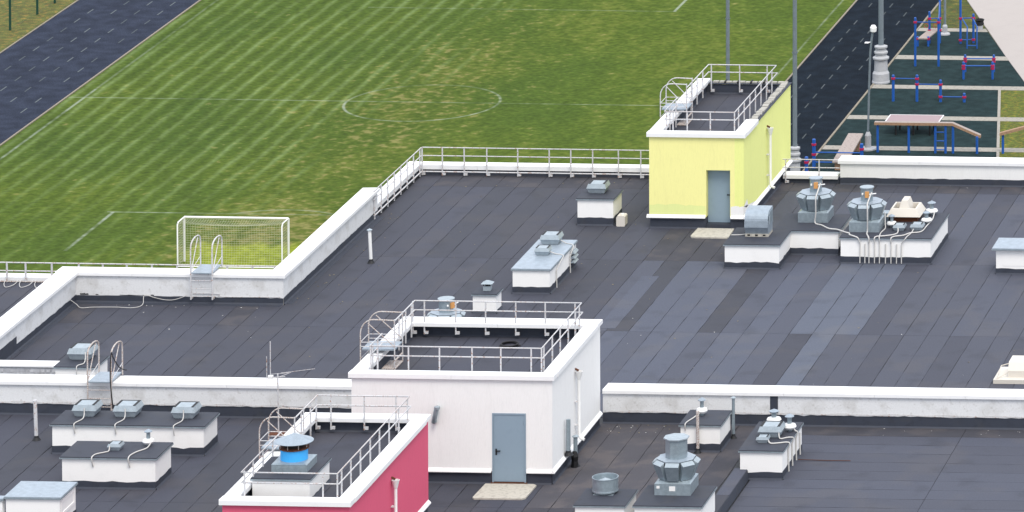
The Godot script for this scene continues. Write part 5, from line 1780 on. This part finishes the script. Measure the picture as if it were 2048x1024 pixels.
	extrude(st, [Vector2(0, 0), Vector2(2.2, 0.62), Vector2(2.2, 0.48), Vector2(0, -0.14)], Vector3(0.75, 1.1, -95.3), Vector3.RIGHT, Vector3.UP, Vector3(0, 0, 0.3))
	put(st, "beam", M.wood_side, t)
	for p in [[0.9, 0.98], [2.7, 1.5]]: blue_post(t, Vector3(p[0], 0.03, -95.15), p[1])
	# low bars and sloping board seen under the short railing
	t = thing("low_bars", "blue low bars with sloping board beside the tall mast", "exercise frame", Vector3(-7.2, 0, -91.5), g)
	for p in [[-8.0, -91.6, 1.5], [-8.05, -90.0, 1.0], [-5.6, -91.6, 1.3]]:
		blue_post(t, Vector3(p[0], 0.03, p[1]), p[2], 0.09)
		clamp_at(t, Vector3(p[0], p[2] - 0.25, p[1]), 0.12); clamp_at(t, Vector3(p[0], p[2] - 0.75, p[1]), 0.12)
	for y in [0.85, 0.35]: blue_bar(t, Vector3(-8.0, y, -91.6), Vector3(-5.6, y, -91.6), 0.035)
	st = mb()
	extrude(st, [Vector2(0, 0.5), Vector2(-4.2, 0.9), Vector2(-4.2, 0.82), Vector2(0, 0.42)], Vector3(-7.0, 0.0, -91.2), Vector3.BACK, Vector3.UP, Vector3(0.75, 0, 0))
	put(st, "board", M.wood, t)
	for z in [-95.2, -91.4]:
		st = mb()
		bx(st, -6.9, -6.35, 0.03, 0.43 if z > -92 else 0.8, z - 0.06, z + 0.06)
		put(st, "board_leg", M.wood_side, t)
	# bin
	t = thing("litter_bin", "round grey litter bin with black liner by the pavement", "bin", Vector3(-5.0, 0, -122.5))
	st = mb()
	lathe(st, Vector3(-5.0, 0.02, -122.5), [Vector2(0.17, 0), Vector2(0.2, 0.3)], 14)
	put(st, "body", M.pole_base, t)
	st = mb()
	lathe(st, Vector3(-5.0, 0.02, -122.5), [Vector2(0.2, 0.28), Vector2(0.25, 0.34), Vector2(0.22, 0.5), Vector2(0.27, 0.6), Vector2(0.22, 0.62), Vector2(0.16, 0.45), Vector2(0, 0.45)], 14)
	put(st, "liner", M.black, t)
	# fence posts on the far left verge
	t = thing("wire_fence", "dark green fence posts on the dry verge beyond the track", "fence", Vector3(-57.7, 0, -122))
	for p in [[-57.85, -119.2], [-57.65, -123.1], [-57.6, -125.9], [-57.6, -129.0]]:
		st = mb()
		bx(st, p[0] - 0.05, p[0] + 0.05, 0.0, 2.4, p[1] - 0.05, p[1] + 0.05)
		put(st, "post", M.fence, t)
	for y in [0.1, 2.3]:
		st = mb()
		tube(st, [Vector3(-57.85, y, -119.2), Vector3(-57.65, y, -123.1), Vector3(-57.6, y, -125.9), Vector3(-57.6, y, -129.0)], 0.006, 4)
		put(st, "wire", M.fence, t)

func _ready():
	rng.seed = 4711
	camera_and_light()
	materials()
	grounds()
	building()
	stair_houses()
	edge_railings()
	shafts()
	roof_things()
	goal()
	lamp_posts()
	playground()
